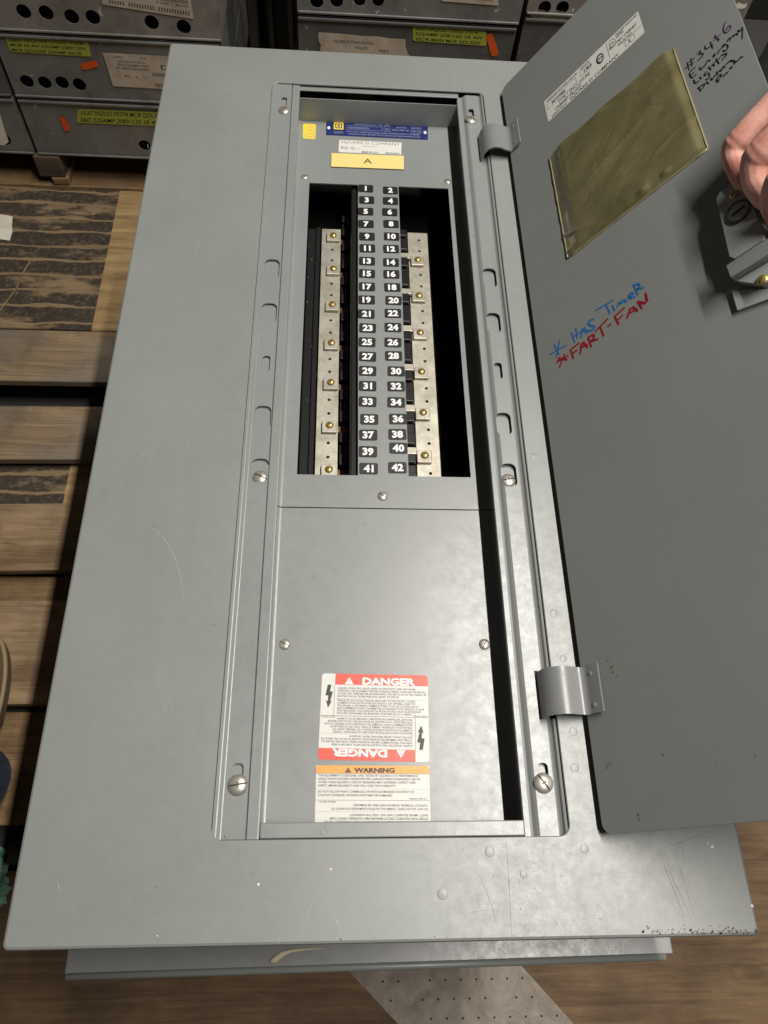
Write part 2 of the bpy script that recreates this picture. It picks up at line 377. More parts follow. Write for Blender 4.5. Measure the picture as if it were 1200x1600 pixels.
# ---------------------------------------------------------------- print and lettering
_tc = {}
def glyphs(body, bold=0.0):
    k = (body, bold)
    if k not in _tc:
        c = bpy.data.curves.new('t', 'FONT'); c.body = body; c.size = 1; c.resolution_u = 2; c.offset = bold
        o = bpy.data.objects.new('t', c); COL.objects.link(o)
        dg = bpy.context.evaluated_depsgraph_get(); me = bpy.data.meshes.new_from_object(o.evaluated_get(dg))
        vs = [(v.co.x, v.co.y) for v in me.vertices]; fs = [tuple(p.vertices) for p in me.polygons]
        bpy.data.objects.remove(o); bpy.data.curves.remove(c); bpy.data.meshes.remove(me)
        _tc[k] = (vs, fs)
    return _tc[k]
class Art(MB):
    """flat print in label units (x right, y down), layer by layer"""
    LZ = 6e-5
    def poly(s, pts, mat, layer):
        V, T = cdt(pts); s.add([(x, y, layer) for x, y in V], [t[::-1] for t in T], mat)
    def rect(s, x0, y0, x1, y1, mat, layer, r=0): s.poly(rrect(x0, y0, x1, y1, r), mat, layer)
    def text(s, body, x0, x1, yb, cap, mat, layer, bold=0.022, flip=False, shear=0.0, slope=0.0):
        vs, fs = glyphs(body, bold)
        if not vs: return
        ax = min(v[0] for v in vs); bx = max(v[0] for v in vs); sx = (x1 - x0) / (bx - ax); sy = cap / .70
        out = []
        for x, y in vs:
            X = x0 + (x - ax) * sx + shear * y * sy; Y = yb - y * sy + slope * (X - x0)
            out.append((X, Y, layer))
        if flip:
            cx, cy = flip; out = [(2 * cx - X, 2 * cy - Y, l) for X, Y, l in out]
        s.add(out, fs, mat)
    def stroke(s, pts, wd, mat, layer, taper=False):
        pts = [Vector(p) for p in pts]; L = []; Rr = []
        # soften corners a little
        q = [pts[0]]
        for i in range(1, len(pts) - 1): q += [pts[i].lerp(pts[i - 1], .25), pts[i].lerp(pts[i + 1], .25)]
        q.append(pts[-1]); pts = q
        if taper:
            q = []
            for a_, b_ in zip(pts, pts[1:]): q += [a_, a_.lerp(b_, .5)]
            pts = q + [pts[-1]]
        for i, p in enumerate(pts):
            t = pts[min(i + 1, len(pts) - 1)] - pts[max(i - 1, 0)]; t = t.normalized() if t.length else Vector((1, 0))
            n = Vector((-t.y, t.x)); k = wd / 2 * (.75 if i in (0, len(pts) - 1) else 1)
            if taper: k = wd / 2 * (.08 + .92 * math.sin(math.pi * i / (len(pts) - 1)) * (.65 + .35 * math.sin(i * 2.7)))
            L.append(p + n * k); Rr.append(p - n * k)
        n = len(pts)
        s.add([(p.x, p.y, layer) for p in L + Rr], [(i, i + 1, n + i + 1, n + i) for i in range(n - 1)], mat)
    def place(s, name, parent, W, H, tl, tr, br, bl, normal, lift=2e-4, origin=None):
        tl, tr, br, bl = map(Vector, (tl, tr, br, bl)); nn = Vector(normal)
        def xf(p):
            a, b = p.x / W, p.y / H
            return (tl * (1 - a) + tr * a) * (1 - b) + (bl * (1 - a) + br * a) * b + nn * (lift + p.z * s.LZ)
        return s.build(name, parent, None, xf)
UP = Vector((0, 0, 1))

# ================================================================ THE SETTING
ZD = -.74           # top of the deck boards and the plywood
mb = MB(); mb.add(*box_data(-4, 4, -3, 5, -1.0, -.86), plain('concrete', (.10, .095, .09), .85))
structure(mb.build('ground'))
mb = MB()
mb.add(*box_data(-1.6, .338, -1.5, .082, -.86, ZD, .002), M['ply'])
mb.add(*box_data(.34, 1.9, -1.5, 1.30, -.86, ZD, .002), M['ply'])
structure(mb.build('plywood_floor'))

# pallet under and beside the panel: separate deck boards on stringers
pal = tag(empty('pallet', (-.5, .6, -.86)), 'rough timber pallet with grey and tan boards beside the panel', 'pallet')
def px_board(v0, v1, mat, z, name='deck_board', t=.02, x0=-1.5, x1=.28, skew=0.0):
    y1 = at(20, v0, z).y; y0 = at(20, v1, z).y
    b = MB(); vs, fs = box_data(x0, x1, y0, y1, z - t, z, .003)
    vs = [Vector((p.x, p.y + skew * (p.x + .4), p.z)) for p in vs]
    b.add(vs, fs, mat); o = b.build(name, None, ((x0 + x1) / 2, (y0 + y1) / 2, z - t)); o.parent = pal
    o.location -= pal.location; return o
px_board(289, 512, M['residue'], ZD, 'deck_sheet', .014)
px_board(514, 594, M['plank_a'], ZD + .004, skew=.01)
px_board(633, 717, M['plank_a'], ZD, skew=.02)
px_board(722, 790, M['residue'], ZD - .035, 'lower_board')
px_board(786, 892, M['plank_b'], ZD, skew=.025)
px_board(900, 945, M['plank_c'], ZD - .04, 'lower_board')
px_board(938, 1101, M['plank_b'], ZD - .004, skew=.01)
px_board(1112, 1158, M['plank_c'], ZD - .04, 'lower_board')
px_board(1151, 1291, M['plank_c'], ZD - .004, skew=.012)
for x in (-1.45, -.72, .17):
    b = MB(); b.add(*box_data(x, x + .07, .14, 1.60, -.86, ZD - .065, .003), M['plank_d'])
    o = b.build('stringer', pal, (x, .8, -.86)); o.location -= pal.location

# ================================================================ THE STACKED BOXES BEHIND
YB = 1.641
DEPTH = 1.0
def enclosure(x0, x1, z0, z1, mat, label, holes=(), yb=YB, depth=DEPTH, lip=True, cat='metal box', group=None):
    z1 -= .004
    root = empty('enclosure_box', ((x0 + x1) / 2, yb + depth / 2, z0)); tag(root, label, cat, group)
    b = MB(); hs = []
    for u, v, r in holes:
        p = aty(u, v, yb); k = r * -(RC @ (p - CAM)).z / F
        hs.append(circle(p.x, p.z, k * 1.0, 24))
    # front wall: local x, z, thickness along y
    t = MB(); sheet(t, rrect(x0, z0, x1, z1, .004, 3), hs, -.0015, 0, mat)
    b.v = []; b.add([(p.x, yb - p.z, p.y) for p in t.v], [f for f in t.f], mat)
    b.add([(x0, yb + .001, z0), (x1, yb + .001, z0), (x1, yb + depth, z0), (x0, yb + depth, z0),
           (x0, yb + .001, z1), (x1, yb + .001, z1), (x1, yb + depth, z1), (x0, yb + depth, z1)],
          [(0, 3, 2, 1), (4, 5, 6, 7), (0, 4, 7, 3), (1, 2, 6, 5), (2, 3, 7, 6)], mat)
    o = b.build('shell', None); o.parent = root; o.location = -root.location
    b = MB(); b.add([(x0 + .003, yb + .03, z0 + .003), (x1 - .003, yb + .03, z0 + .003), (x1 - .003, yb + .03, z1 - .003), (x0 + .003, yb + .03, z1 - .003)], [(0, 1, 2, 3)], M['void'])  # black sheet behind the holes, standing in for the unlit box inside
    o = b.build('unlit_backing', root); o.location = -root.location
    if lip:
        for za, zb in ((z1 - .007, z1 - .001), (z0 + .001, z0 + .006)):
            b = MB(); b.add(*box_data(x0 + .001, x1 - .001, yb - .006, yb - .0016, za, zb, .0015), mat)
            o = b.build('rim', root); o.location = -root.location
    return root
def on_face(art, name, root, corners, W, H, yb=YB, lift=.002):
    c = [aty(u, v, yb) - root.location for u, v in corners]
    o = art.place(name, root, W, H, *c, (0, -1, 0), lift)
    return o
def quad(x0, y0, x1, y1, sl=0.0): return ((x0, y0), (x1, y0 + sl), (x1, y1 + sl), (x0, y1))
def ragged(W, H, n=5, j=.02):
    pts = []
    for a, b_ in (((0, 0), (W, 0)), ((W, 0), (W, H)), ((W, H), (0, H)), ((0, H), (0, 0))):
        for i in range(n):
            t = i / n; pts.append((a[0] + (b_[0] - a[0]) * t + random.uniform(-j, j) * W * .4, a[1] + (b_[1] - a[1]) * t + random.uniform(-j, j) * H))
    return pts
def lime_note(root, corners, lines, name='note_tape'):
    a = Art(); W, H = 100, 22
    a.poly(rrect(0, 0, W, H, 3), M['lime'], 0)
    n = len(lines); sp = H / n
    for i, tx in enumerate(lines): a.text(tx, 3, 97 - random.uniform(0, 12), sp * (i + .80), sp * .58, M['ink_black'], 1 + i, .012, shear=.15)
    return on_face(a, name, root, corners, W, H)
def orange_tag(root, corners):
    a = Art(); a.poly(rrect(0, 0, 20, 10, 3), M['orange_tape'], 0)
    return on_face(a, 'orange_tape', root, corners, 20, 10, lift=.0025)
def form_label(root, corners, mat, rows, torn=False):
    a = Art(); W, H = 100, 60
    a.poly(ragged(W, H, 6, .05) if torn else rrect(0, 0, W, H, 1.5), mat, 0)
    for i, (x0, x1, y, h, tx) in enumerate(rows): a.text(tx, x0, x1, y, h, M['print_grey'], 1 + i * .3, .01)
    return on_face(a, 'paper_label', root, corners, W, H)
def barcode(a_rows): return a_rows

r1 = enclosure(-.489, -.024, -.356, -.211, M['galv_pale'], 'pale steel box with six knockout holes and a paper label, top of its stack',
               [(37, 18, 11), (72, 20, 11), (112, 26, 11), (145, 27, 11), (237, 35, 11), (287, 42, 11)], group='enclosure boxes stacked behind the panel')
form_label(r1, ((150, -50), (292, -42), (303, 29), (160, 6)), M['old_paper'],
           [(20, 96, 24, 4, 'PANELBOARD ENCLOSURE'), (48, 96, 40, 5, 'IIIIIIIIIIIIIIIIIIIIIII'), (60, 96, 45, 3, 'TYPE 1 BOX'), (8, 96, 56, 6, 'IIIIII IIIIIIIIII IIIIIIIIIIII')])
r2 = enclosure(-.497, -.030, -.502, -.3575, M['galv'], 'grey steel box with lime note, orange tape and cream printed label, mid stack',
               [(42, 127, 10), (70, 129, 10), (97, 129, 10), (124, 132, 10)], group='enclosure boxes stacked behind the panel')
lime_note(r2, ((8, 57), (138, 63), (143, 88), (16, 80)), ['S&D NQOD USED P358', 'MOB 3R 4W 225AMP 208Y/120V', 'MCB QDL3200 200AMP 42CIR'])
orange_tag(r2, ((125, 99), (150, 92), (155, 103), (130, 109)))
form_label(r2, ((160, 81), (262, 87), (272, 139), (177, 134)), M['old_paper'],
           [(15, 30, 8, 3.5, '208V'), (55, 66, 8, 3.5, '225A'), (20, 62, 16, 4, 'SUITABLE FOR USE AS'), (18, 66, 22, 4, 'SERVICE EQUIPMENT WHEN'), (14, 66, 28, 4, 'NOT MORE THAN SIX MAIN'),
            (86, 98, 24, 8, 'D'), (24, 31, 42, 5, '42'), (42, 45, 42, 5, 'x'), (55, 60, 42, 5, '1 1'), (70, 98, 37, 6, 'IIIIIIIIII'), (70, 98, 56, 6, 'IIIIIIIII')])
r3 = enclosure(-.497, -.030, -.649, -.5035, M['galv'], 'steel box with one hole and lime note, lowest, above the timber block',
               [(226, 227, 9)], group='enclosure boxes stacked behind the panel')
lime_note(r3, ((122, 169), (262, 175), (266, 197), (120, 191)), ['UL67 NQOD PS374 MCB QDL3200', 'S&D 225AMP 208Y/120 1R 4W'])
orange_tag(r3, ((92, 182), (101, 181), (111, 202), (102, 205)))
r4 = enclosure(-.97, -.505, -.649, -.5035, M['galv'], 'steel box with peeling white label beside the lowest lime-noted box',
               [(5, 217, 11)], group='enclosure boxes stacked behind the panel')
a = Art(); a.poly([(0, 0), (30, 8), (62, 80), (100, 150), (60, 170), (0, 160)], M['paper'], 0)
on_face(a, 'paper_label', r4, ((-6, 174), (14, 174), (14, 236), (-6, 236)), 100, 200, lift=.0012)
r5 = enclosure(-.97, -.505, -.502, -.3575, M['galv_dark'], 'dark steel box seen only as a sliver beside the box with orange tape', group='enclosure boxes stacked behind the panel')

r6 = enclosure(.136, .590, -.4335, -.2905, M['galv_dark'], 'dark steel box with torn paper label and lime note behind the panel top', group='enclosure boxes stacked behind the panel')
form_label(r6, ((499, 51), (632, 60), (642, 94), (500, 86)), M['old_paper'],
           [(15, 62, 22, 8, 'SQUARE D PANELBOARD'), (40, 55, 36, 8, 'NQOD'), (66, 78, 40, 7, '442')], torn=True)
lime_note(r6, ((645, 39), (760, 47), (760, 71), (645, 63)), ['S&D NQOD USED P374', '225AMP 208/120 3R 4W', '42CIR MAIN MCB QDL3200'])
orange_tag(r6, ((759, 54), (769, 50), (780, 84), (768, 88)))
r7 = enclosure(.136, .592, -.289, -.143, M['galv'], 'steel box with four knockout holes lying on the torn-label box',
               [(495, 2, 10), (526, 1, 10), (562, 0, 9), (591, 1, 9)], group='enclosure boxes stacked behind the panel')
form_label(r7, ((690, -44), (775, -38), (779, 8), (690, 1)), M['old_paper'], [(10, 90, 30, 6, 'ENCLOSURE TYPE 1'), (10, 90, 52, 5, 'IIIIIIIIIIIIIIIIIIIIIIII')])
r8 = enclosure(.602, 1.056, -.267, -.121, M['galv_pale'], 'pale scraped steel box with two knockout holes behind the open door',
               [(851, 12, 10), (879, 12, 10)], group='enclosure boxes stacked behind the panel')
a = Art(); a.poly([(0, 40), (30, 0), (70, 20), (100, 5), (96, 60), (60, 80), (30, 70), (6, 90)], M['paper'], 0)
on_face(a, 'paper_label', r8, ((1148, 3), (1168, 4), (1163, 16), (1148, 14)), 100, 90, lift=.0012)
a = Art(); a.poly([(0, 10), (100, 0), (92, 60), (50, 100), (10, 70)], M['old_paper'], 0)
on_face(a, 'paper_label', r8, ((826, 20), (900, 24), (896, 34), (826, 31)), 100, 100, lift=.0012)
r9 = enclosure(.602, 1.056, -.414, -.2685, M['galv_dark'], 'dark bare steel box under the pale scraped one behind the door', group='enclosure boxes stacked behind the panel')
# their supports
def support_pallet(x0, x1, ztop, label):
    r = tag(empty('storage_pallet', ((x0 + x1) / 2, YB + .5, ZD - .12)), label, 'pallet', 'pallets under the box stacks')
    for n, d in (('bottom_board', (x0, x1, YB - .01, YB + .11, ZD - .014, ZD + .008)), ('bottom_board', (x0, x1, YB + .45, YB + .55, ZD - .014, ZD + .008)), ('bottom_board', (x0, x1, YB + .89, YB + .99, ZD - .014, ZD + .008))):
        b = MB(); b.add(*box_data(*d, .003), M['plank_c']); o = b.build(n, r); o.location = -r.location
    xs = (x0 + .0, (x0 + x1) / 2 - .06, x1 - .09)
    for x in xs:
        b = MB(); b.add(*box_data(x, x + .085, YB + .004, YB + .98, ZD + .009, ztop - .001, .004), M['plank_d']); o = b.build('stringer', r); o.location = -r.location
    return r
p1 = support_pallet(-1.45, -.03, -.650, 'dark timber pallet carrying the lime-noted boxes')
b = MB()   # splintered block under the corner of the lowest box
p = aty(82, 270, YB - .004)
vs, fs = box_data(p.x - .033, p.x + .03, YB - .008, YB + .09, ZD + .030, -.651, .004); b.add(vs, fs, M['plank_d'])
vs, fs = box_data(p.x - .006, p.x + .036, YB - .010, YB + .09, ZD + .009, ZD + .031, .004); b.add(vs, fs, M['plank_c'])
o = b.build('corner_block', p1); o.location = -p1.location
mb = MB(); mb.add(*box_data(.12, 1.07, YB + .006, YB + .98, ZD - .12, -.436, .004), M['plank_d'])
mb2 = MB(); mb2.add(*box_data(.60, 1.058, YB + .003, YB + .98, -.4355, -.4145, .002), M['plank_d'])
r = tag(empty('storage_crate', (.6, YB + .5, ZD - .12)), 'dark timber crate carrying the boxes behind the panel top', 'crate')
for q, nm in ((mb, 'crate_body'), (mb2, 'packing_board')):
    o = q.build(nm, r); o.location = -r.location
mb = MB(); mb.add(*box_data(-1.4, -.03, YB - .0, YB + .98, ZD - .12, ZD - .0145, .004), M['plank_d'])
tag(mb.build('timber_base', None, (-.7, YB + .5, ZD - .12)), 'dark timber base under the pallet of lime-noted boxes', 'timber')
# dark narrow strips standing in the gap between the stacks
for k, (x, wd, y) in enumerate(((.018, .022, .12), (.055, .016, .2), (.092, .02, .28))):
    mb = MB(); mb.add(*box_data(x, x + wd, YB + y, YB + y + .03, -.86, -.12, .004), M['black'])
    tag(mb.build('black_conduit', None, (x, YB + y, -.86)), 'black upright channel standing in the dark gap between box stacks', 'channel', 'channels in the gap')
mb = MB(); mb.add(*box_data(-2.2, 2.4, 2.75, 2.8, -.86, .5), plain('dark_backdrop', (.02, .018, .016), .9))  # dark slab added so the gap between the stacks stays black
structure(mb.build('backdrop_wall'))
# green drum at the right behind the door
dm = plain('dark_green_gloss', (.055, .075, .055), .22)
mb = MB(); lathe(mb, [(.001, .55), (.165, .55), (.172, .542), (.172, .36), (.178, .352), (.178, .34), (.172, .332), (.172, .20), (.178, .192), (.178, .18), (.172, .172), (.172, .008), (.165, 0), (.001, 0)], dm, 48, (1.315, 1.62, ZD))
tag(mb.build('steel_drum', None, (1.315, 1.62, ZD)), 'dark green glossy drum behind the open door', 'drum')
mb = MB(); mb.add(*box_data(1.10, 1.9, 1.31, 2.2, -.86, ZD - .0005, .002), M['plank_d'])
structure(mb.build('plank_floor'))

# ================================================================ THE STACK THAT CARRIES THE PANEL
for k in range(4):
    z0 = ZD + .0005 + k * .1468
    mb = MB(); mb.add(*box_data(.022, .530, .030, 1.02, z0, z0 + .146, .003), M['galv'])
    t = empty('support_box', (.276, .5, z0)); o = mb.build('shell', t); o.location = -t.location
    tag(t, 'grey steel box hidden in the stack under the open panel', 'metal box', 'boxes carrying the panel')
ZC = ZD + .0005 + 4 * .1468 + .0006
cov = empty('steel_cover', (.277, .5, ZC)); tag(cov, 'flat grey steel cover sticking out under the lower edge of the open panel', 'cover')
cov.rotation_euler.z = math.radians(.55)
mb = MB(); mb.add(*box_data(-.279, .258, -.5215, .50, 0, .004, .0012), M['hinge']); mb.build('cover_sheet', cov)
mb = MB(); tube(mb, [(-.277, -.5235, .003), (0, -.5235, .003), (.250, -.5235, .003)], .0032, M['trim'], 10); mb.build('rolled_edge', cov)

# ================================================================ THE PANEL
panel = tag(empty('panelboard', (.275, .52, ZC + .0045)), 'grey open electrical panelboard with hinged door and numbered breaker strip', 'electrical panel')
PO = panel.location.copy()
def part(mb, name, parent=panel, origin=(0, 0, 0)):
    o = mb.build(name, None, origin)
    o.parent = parent; o.location = Vector(origin) - PO if parent == panel else Vector(origin)
    return o
Wt, Lt = .55, 1.0483
OX0, OX1, OY0, OY1 = .1389, .4150, .0700, .9762
# enclosure behind the trim
mb = MB(); zb = PO.z + .0002
xa, xb_, ya, yb_ = .024, .528, .016, 1.030; t = .0016
mb.add(*box_data(xa, xb_, ya, yb_, zb, zb + t), M['inside'])
for d in ((xa, xa + t, ya, yb_), (xb_ - t, xb_, ya, yb_), (xa + t, xb_ - t, ya, ya + t), (xa + t, xb_ - t, yb_ - t, yb_)):
    mb.add(*box_data(*d, zb + t, -.0135), M['inside'])
part(mb, 'enclosure')
# trim plate
mb = MB()
lo = [rrect(i, i, Wt - i, Lt - i, .0045 - i * .7, 5) for i in (.0024, .0008, 0, 0)]
oi = rrect(OX0, OY0, OX1, OY1, .009, 6); oi2 = rrect(OX0 - .0006, OY0 - .0006, OX1 + .0006, OY1 + .0006, .0094, 6)
V, T = cdt(lo[0], [oi2]); mb.add([(x, y, 0) for x, y in V], T, M['trim'])
V, T = cdt(rrect(.004, .004, Wt - .004, Lt - .004, .004), [oi]); mb.add([(x, y, -.0022) for x, y in V], [f[::-1] for f in T], M['trim'])
for (l1, z1), (l2, z2) in zip(((lo[0], 0), (lo[1], -.0009), (lo[2], -.0030)), ((lo[1], -.0009), (lo[2], -.0030), (lo[3], -.0125))):
    skirt(mb, l1, z1, l2, z2, M['trim'])
skirt(mb, oi, -.0006, oi2, 0, M['trim']); skirt(mb, oi, -.0022, oi, -.0006, M['trim'], False)
trim = part(mb, 'trim')
TR = -PO   # children of the trim are given in scene coordinates
# frame strips with slots
def strip(name, prof, y0, y1, slots, notch, mirror):
    """prof: list of (distance from the opening edge, z)"""
    def X(d): return (OX0 + d) if not mirror else (OX1 - d)
    xs = [d for d, _ in prof]
    def zz(x):
        d = (x - OX0) if not mirror else (OX1 - x)
        for (a, za), (b_, zb_) in zip(prof, prof[1:]):
            if d <= b_ + 1e-9: return za + (zb_ - za) * max(0, (d - a)) / (b_ - a)
        return prof[-1][1]
    x0, x1 = sorted((X(xs[0]), X(xs[-1])))
    outer = [(x0, y0), (x1, y0), (x1, y1), (x0, y1)]
    holes = [rrect(cx - w_ / 2, cy - h_ / 2, cx + w_ / 2, cy + h_ / 2, min(w_ * .40, .0062), 5) for cx, cy, w_, h_ in slots]
    nb = [[(X(n[0]), n[2]), (X(n[1]), n[2]), (X(n[1]), n[3]), (X(n[0]), n[3])] for n in notch]
    V, Tt = cdt(outer, holes + nb, [[(X(d), y0), (X(d), y1)] for d in xs[1:-1]])
    m_ = MB(); m_.add([(x, y, zz(x)) for x, y in V], Tt, M['front'])
    for h in holes:
        n = len(h); m_.add([(x, y, zz(x)) for x, y in h] + [(x, y, zz(x) - .0016) for x, y in h], [(i, n + i, n + (i + 1) % n, (i + 1) % n) for i in range(n)], M['front'])
    xi = X(xs[-1]); zi = prof[-1][1]      # inner turned-down edge
    f = [(xi, y0, zi), (xi, y1, zi), (xi, y1, zi - .0018), (xi, y0, zi - .0018)]
    m_.add(f, [(0, 1, 2, 3)], M['front'])
    b0, b1 = sorted((X(.003), X(xs[-1] - .004)))
    m_.add(*box_data(b0, b1, y0 + .003, y1 - .003, -.0125, -.0056 if not mirror else -.0100), M['front'])
    return part(m_, name)
def S_(u, v, w_, h_, z=-.005): p = at(u, v, z); return (p.x, p.y, w_, h_)
roll = [(.0003, -.0045), (.0005, -.0028), (.0011, -.0015), (.0020, -.0010), (.0030, -.0014), (.0036, -.0026), (.0040, -.0042), (.0058, -.0056), (.0074, -.0050)]
profL = [(.0002, -.0016), (.0006, -.0008), (.0030, -.0008), (.0039, -.00106), (.0041, -.0015), (.0066, -.0015), (.0075, -.00176), (.0077, -.0023), (.0256, -.0023), (.0262, -.0050), (.0268, -.0027), (.0348, -.0027), (.0357, -.00297), (.0360, -.0045)]
profR = roll + [(.0225, -.0050), (.0245, -.0062), (.0270, -.0085), (.0290, -.0088), (.0334, -.0088), (.0339, -.0100)]
sl_L = [S_(425, 423, .0165, .029), S_(420.5, 492, .0165, .028), S_(416, 571, .0080, .021), S_(410.5, 654, .0165, .027), S_(406.5, 737, .0165, .026), S_(444, 162, .007, .018), S_(372, 1210, .0085, .016)]
sl_R = [S_(765.5, 434, .0150, .029), S_(771.5, 504, .0150, .028), S_(779, 579, .0080, .021), S_(787.5, 662, .0150, .027), S_(795.5, 742, .0150, .026), S_(736.5, 177, .007, .018), S_(849, 1208, .0085, .016)]
hy = [(at(860, 1122, 0).y, at(855, 1046, 0).y), (at(790, 243, 0).y, at(780, 203, 0).y)]
strip('frame_strip', profL, OY0 + .0004, OY1 - .0004, sl_L, [], False)
strip('frame_strip', profR, OY0 + .0004, OY1 - .0004, sl_R, [(-.001, .0135, hy[0][0], hy[0][1]), (-.001, .006, hy[1][0], hy[1][1])], True)
# header and footer of the frame
xL, xR = OX0 + .0358, OX1 - .0342
mb = MB(); mb.add(*box_data(xL - .002, xR + .002, .9695, .992, -.0065, -.0048, .0005), M['front']); part(mb, 'header_strip')
mb = MB(); mb.add(*box_data(xL + .0006, xR - .0005, OY0 + .0008, .0822, -.0070, -.0035, .0009), M['front']); part(mb, 'footer_strip')

# dead front: upper tray with two windows, lower cover
ZF = -.043
ys = .3762
FX0, FX1 = .1705, .3885; bend = .0055
def tray(y0, y1, holes, top_flange, name):
    m_ = MB()
    outer = [(FX0 + bend, y0), (FX1 - bend, y0), (FX1 - bend, y1), (FX0 + bend, y1)]
    sheet(m_, outer, holes, ZF - .0014, ZF, M['front'])
    for sgn, xe in ((-1, FX0 + bend), (1, FX1 - bend)):
        pr = [(xe + sgn * bend * math.sin(a), ZF + bend * (1 - math.cos(a))) for a in [math.pi / 2 * i / 6 for i in range(7)]] + [(xe + sgn * bend, -.0135)]
        vs = [(x, y0, z) for x, z in pr] + [(x, y1, z) for x, z in pr]; n = len(pr)
        m_.add(vs, [(i, i + 1, n + i + 1, n + i) if sgn < 0 else (i, n + i, n + i + 1, i + 1) for i in range(n - 1)], M['front'], True)
    if top_flange:
        m_.add(*box_data(FX0 + .0002, FX1 - .0002, y1 - .0012, y1, ZF - .0002, -.0105), M['front'])
    return part(m_, name)
win = lambda us: [tuple(at(u, v, ZF).xy) for u, v in us]
wx0, wx1, wx2, wx3, wy0, wy1 = .1896, .2515, .3033, .3675, .4140, .8422
holes = [[(wx0, wy0), (wx1, wy0), (wx1, wy1), (wx0, wy1)], [(wx2, wy0), (wx3, wy0), (wx3, wy1), (wx2, wy1)]]
front = tray(ys + .0006, .9625, holes, True, 'dead_front')
lower = tray(.076, ys - .0006, [], False, 'lower_cover')
def sub(mb, name, parent):     # sub-part given in scene coordinates; its parent part has its origin at the scene origin
    return mb.build(name, parent)
# number tags
nums = {1: (571.5, 295), 3: (573, 313), 5: (571.5, 331), 7: (572, 350.5), 9: (573.5, 370), 11: (574, 388.5), 13: (573.5, 408.5), 15: (573.5, 428), 17: (573.5, 448.5), 19: (573, 469), 21: (572.5, 491), 23: (574.5, 513), 25: (573.5, 535), 27: (574.5, 557.5), 29: (574.5, 580), 31: (574.5, 603.5), 33: (574.5, 628), 35: (577, 655.5), 37: (575.5, 680), 39: (575, 706), 41: (576, 732.5),
        2: (610, 298), 4: (610, 314.5), 6: (609, 332), 8: (611, 350.5), 10: (612, 370), 12: (611, 389.5), 14: (611, 410.5), 16: (611.5, 429), 18: (613, 449.5), 20: (615, 470), 22: (614, 490), 24: (614, 512), 26: (614, 535.5), 28: (615, 556.5), 30: (619, 580.5), 32: (619, 604), 34: (619, 629), 36: (622, 655), 38: (621, 679), 40: (622.5, 700.5), 42: (621, 731)}
TW, TH = .0190, .0132
for n, (u, v) in sorted(nums.items()):
    c = at(u, v, ZF); m_ = MB()
    sheet(m_, rrect(-TW / 2, -TH / 2, TW / 2, TH / 2, .0018, 3), [], 0, .0005, M['tag'])
    vs, fs = glyphs(str(n), .042)
    ax, bx = min(p[0] for p in vs), max(p[0] for p in vs); k = .0080 / .70
    kx = k * 1.02
    m_.add([((x - (ax + bx) / 2) * kx, y * k - .0040, .00062) for x, y in vs], fs, M['print_white'])
    o = m_.build('number_tag', front); o.location = (c.x, c.y, ZF + .0002); o.rotation_euler.z = random.uniform(-.03, .03)
# screws
SC = screw_mesh('screw_head', 1.0, .42, M['screw'], True)
def screw(parent, u, v, z, r, rz, me=SC, name='screw'):
    p = at(u, v, z + r * .3); loc = Vector((p.x, p.y, z))
    if parent == panel: loc = loc - PO
    return put(me, name, parent, loc, rz, r)
for u, v, r, rz in ((476, 275, .0048, .3), (700, 282, .0048, 2.4), (598, 774, .0052, -.6)): screw(front, u, v, ZF, r, rz)
for u, v, r, rz in ((445, 1006, .0052, -.45), (757.5, 1006, .0052, 1.1)): screw(lower, u, v, ZF, r, rz)
strips = [o for o in panel.children if o.name.startswith('frame_strip')]
for k, (u, v, r, rz, z) in enumerate(((444, 170, .0074, .9, -.0023), (406.5, 744, .0072, -.45, -.0054), (371, 1226, .0080, .18, -.0023))): screw(strips[0], u, v, z, r, rz)
for k, (u, v, r, rz, z) in enumerate(((736.5, 185, .0074, -.6, -.0050), (795, 749, .0072, .15, -.0098), (850, 1223, .0080, -.95, -.0050))): screw(strips[1], u, v, z, r, rz)
for s_ in strips + [front, lower, trim]: pass

# nameplate, labels and plaque on the dead front
a = Art(); a.rect(0, 0, 545, 74, M['blue'], 0)
a.rect(40, 5, 92, 42, M['sun_yellow'], 1, 4); a.rect(48, 11, 84, 36, M['blue'], 2, 3); a.rect(53, 15, 79, 32, M['sun_yellow'], 3, 3); a.rect(61, 19, 72, 28, M['blue'], 4)
a.text('SQUARE D', 40, 92, 62, 9, M['pale_blue'], 1)
for x0, y0, x1, y1 in ((108, 18, 300, 40), (308, 14, 342, 40), (455, 10, 508, 44)):
    for e in ((x0, y0, x1, y0 + 1.6), (x0, y1 - 1.6, x1, y1), (x0, y0, x0 + 1.6, y1), (x1 - 1.6, y0, x1, y1)): a.rect(*e, M['pale_blue'], 1 + .1 * random.random())
a.text('PANELBOARD NQOD-42L-225-CU', 150, 268, 14, 7, M['pale_blue'], 2); a.text('TYPE', 275, 300, 14, 7, M['pale_blue'], 2)
a.text('NQOD442L225CU', 118, 230, 34, 9, M['pale_blue'], 2); a.text('SERIES', 312, 338, 11, 6, M['pale_blue'], 2); a.text('E1', 318, 332, 33, 9, M['pale_blue'], 2)
a.text('BUS RATING', 375, 430, 20, 7, M['pale_blue'], 2); a.text('225A 240V AC', 352, 445, 34, 7, M['pale_blue'], 2); a.text('3PH 4W', 462, 503, 22, 7, M['pale_blue'], 2); a.text('208Y/120', 460, 504, 36, 7, M['pale_blue'], 2)
a.text('SHORT CIRCUIT CURRENT RATING EQUALS LOWEST INTERRUPTING RATING OF ANY BREAKER', 110, 500, 54, 6.5, M['pale_blue'], 2); a.text('USE SQUARE D CIRCUIT BREAKERS TYPE QO QOB ONLY, SEE WIRING DIAGRAM ON DOOR', 120, 505, 66, 6.5, M['pale_blue'], 2)
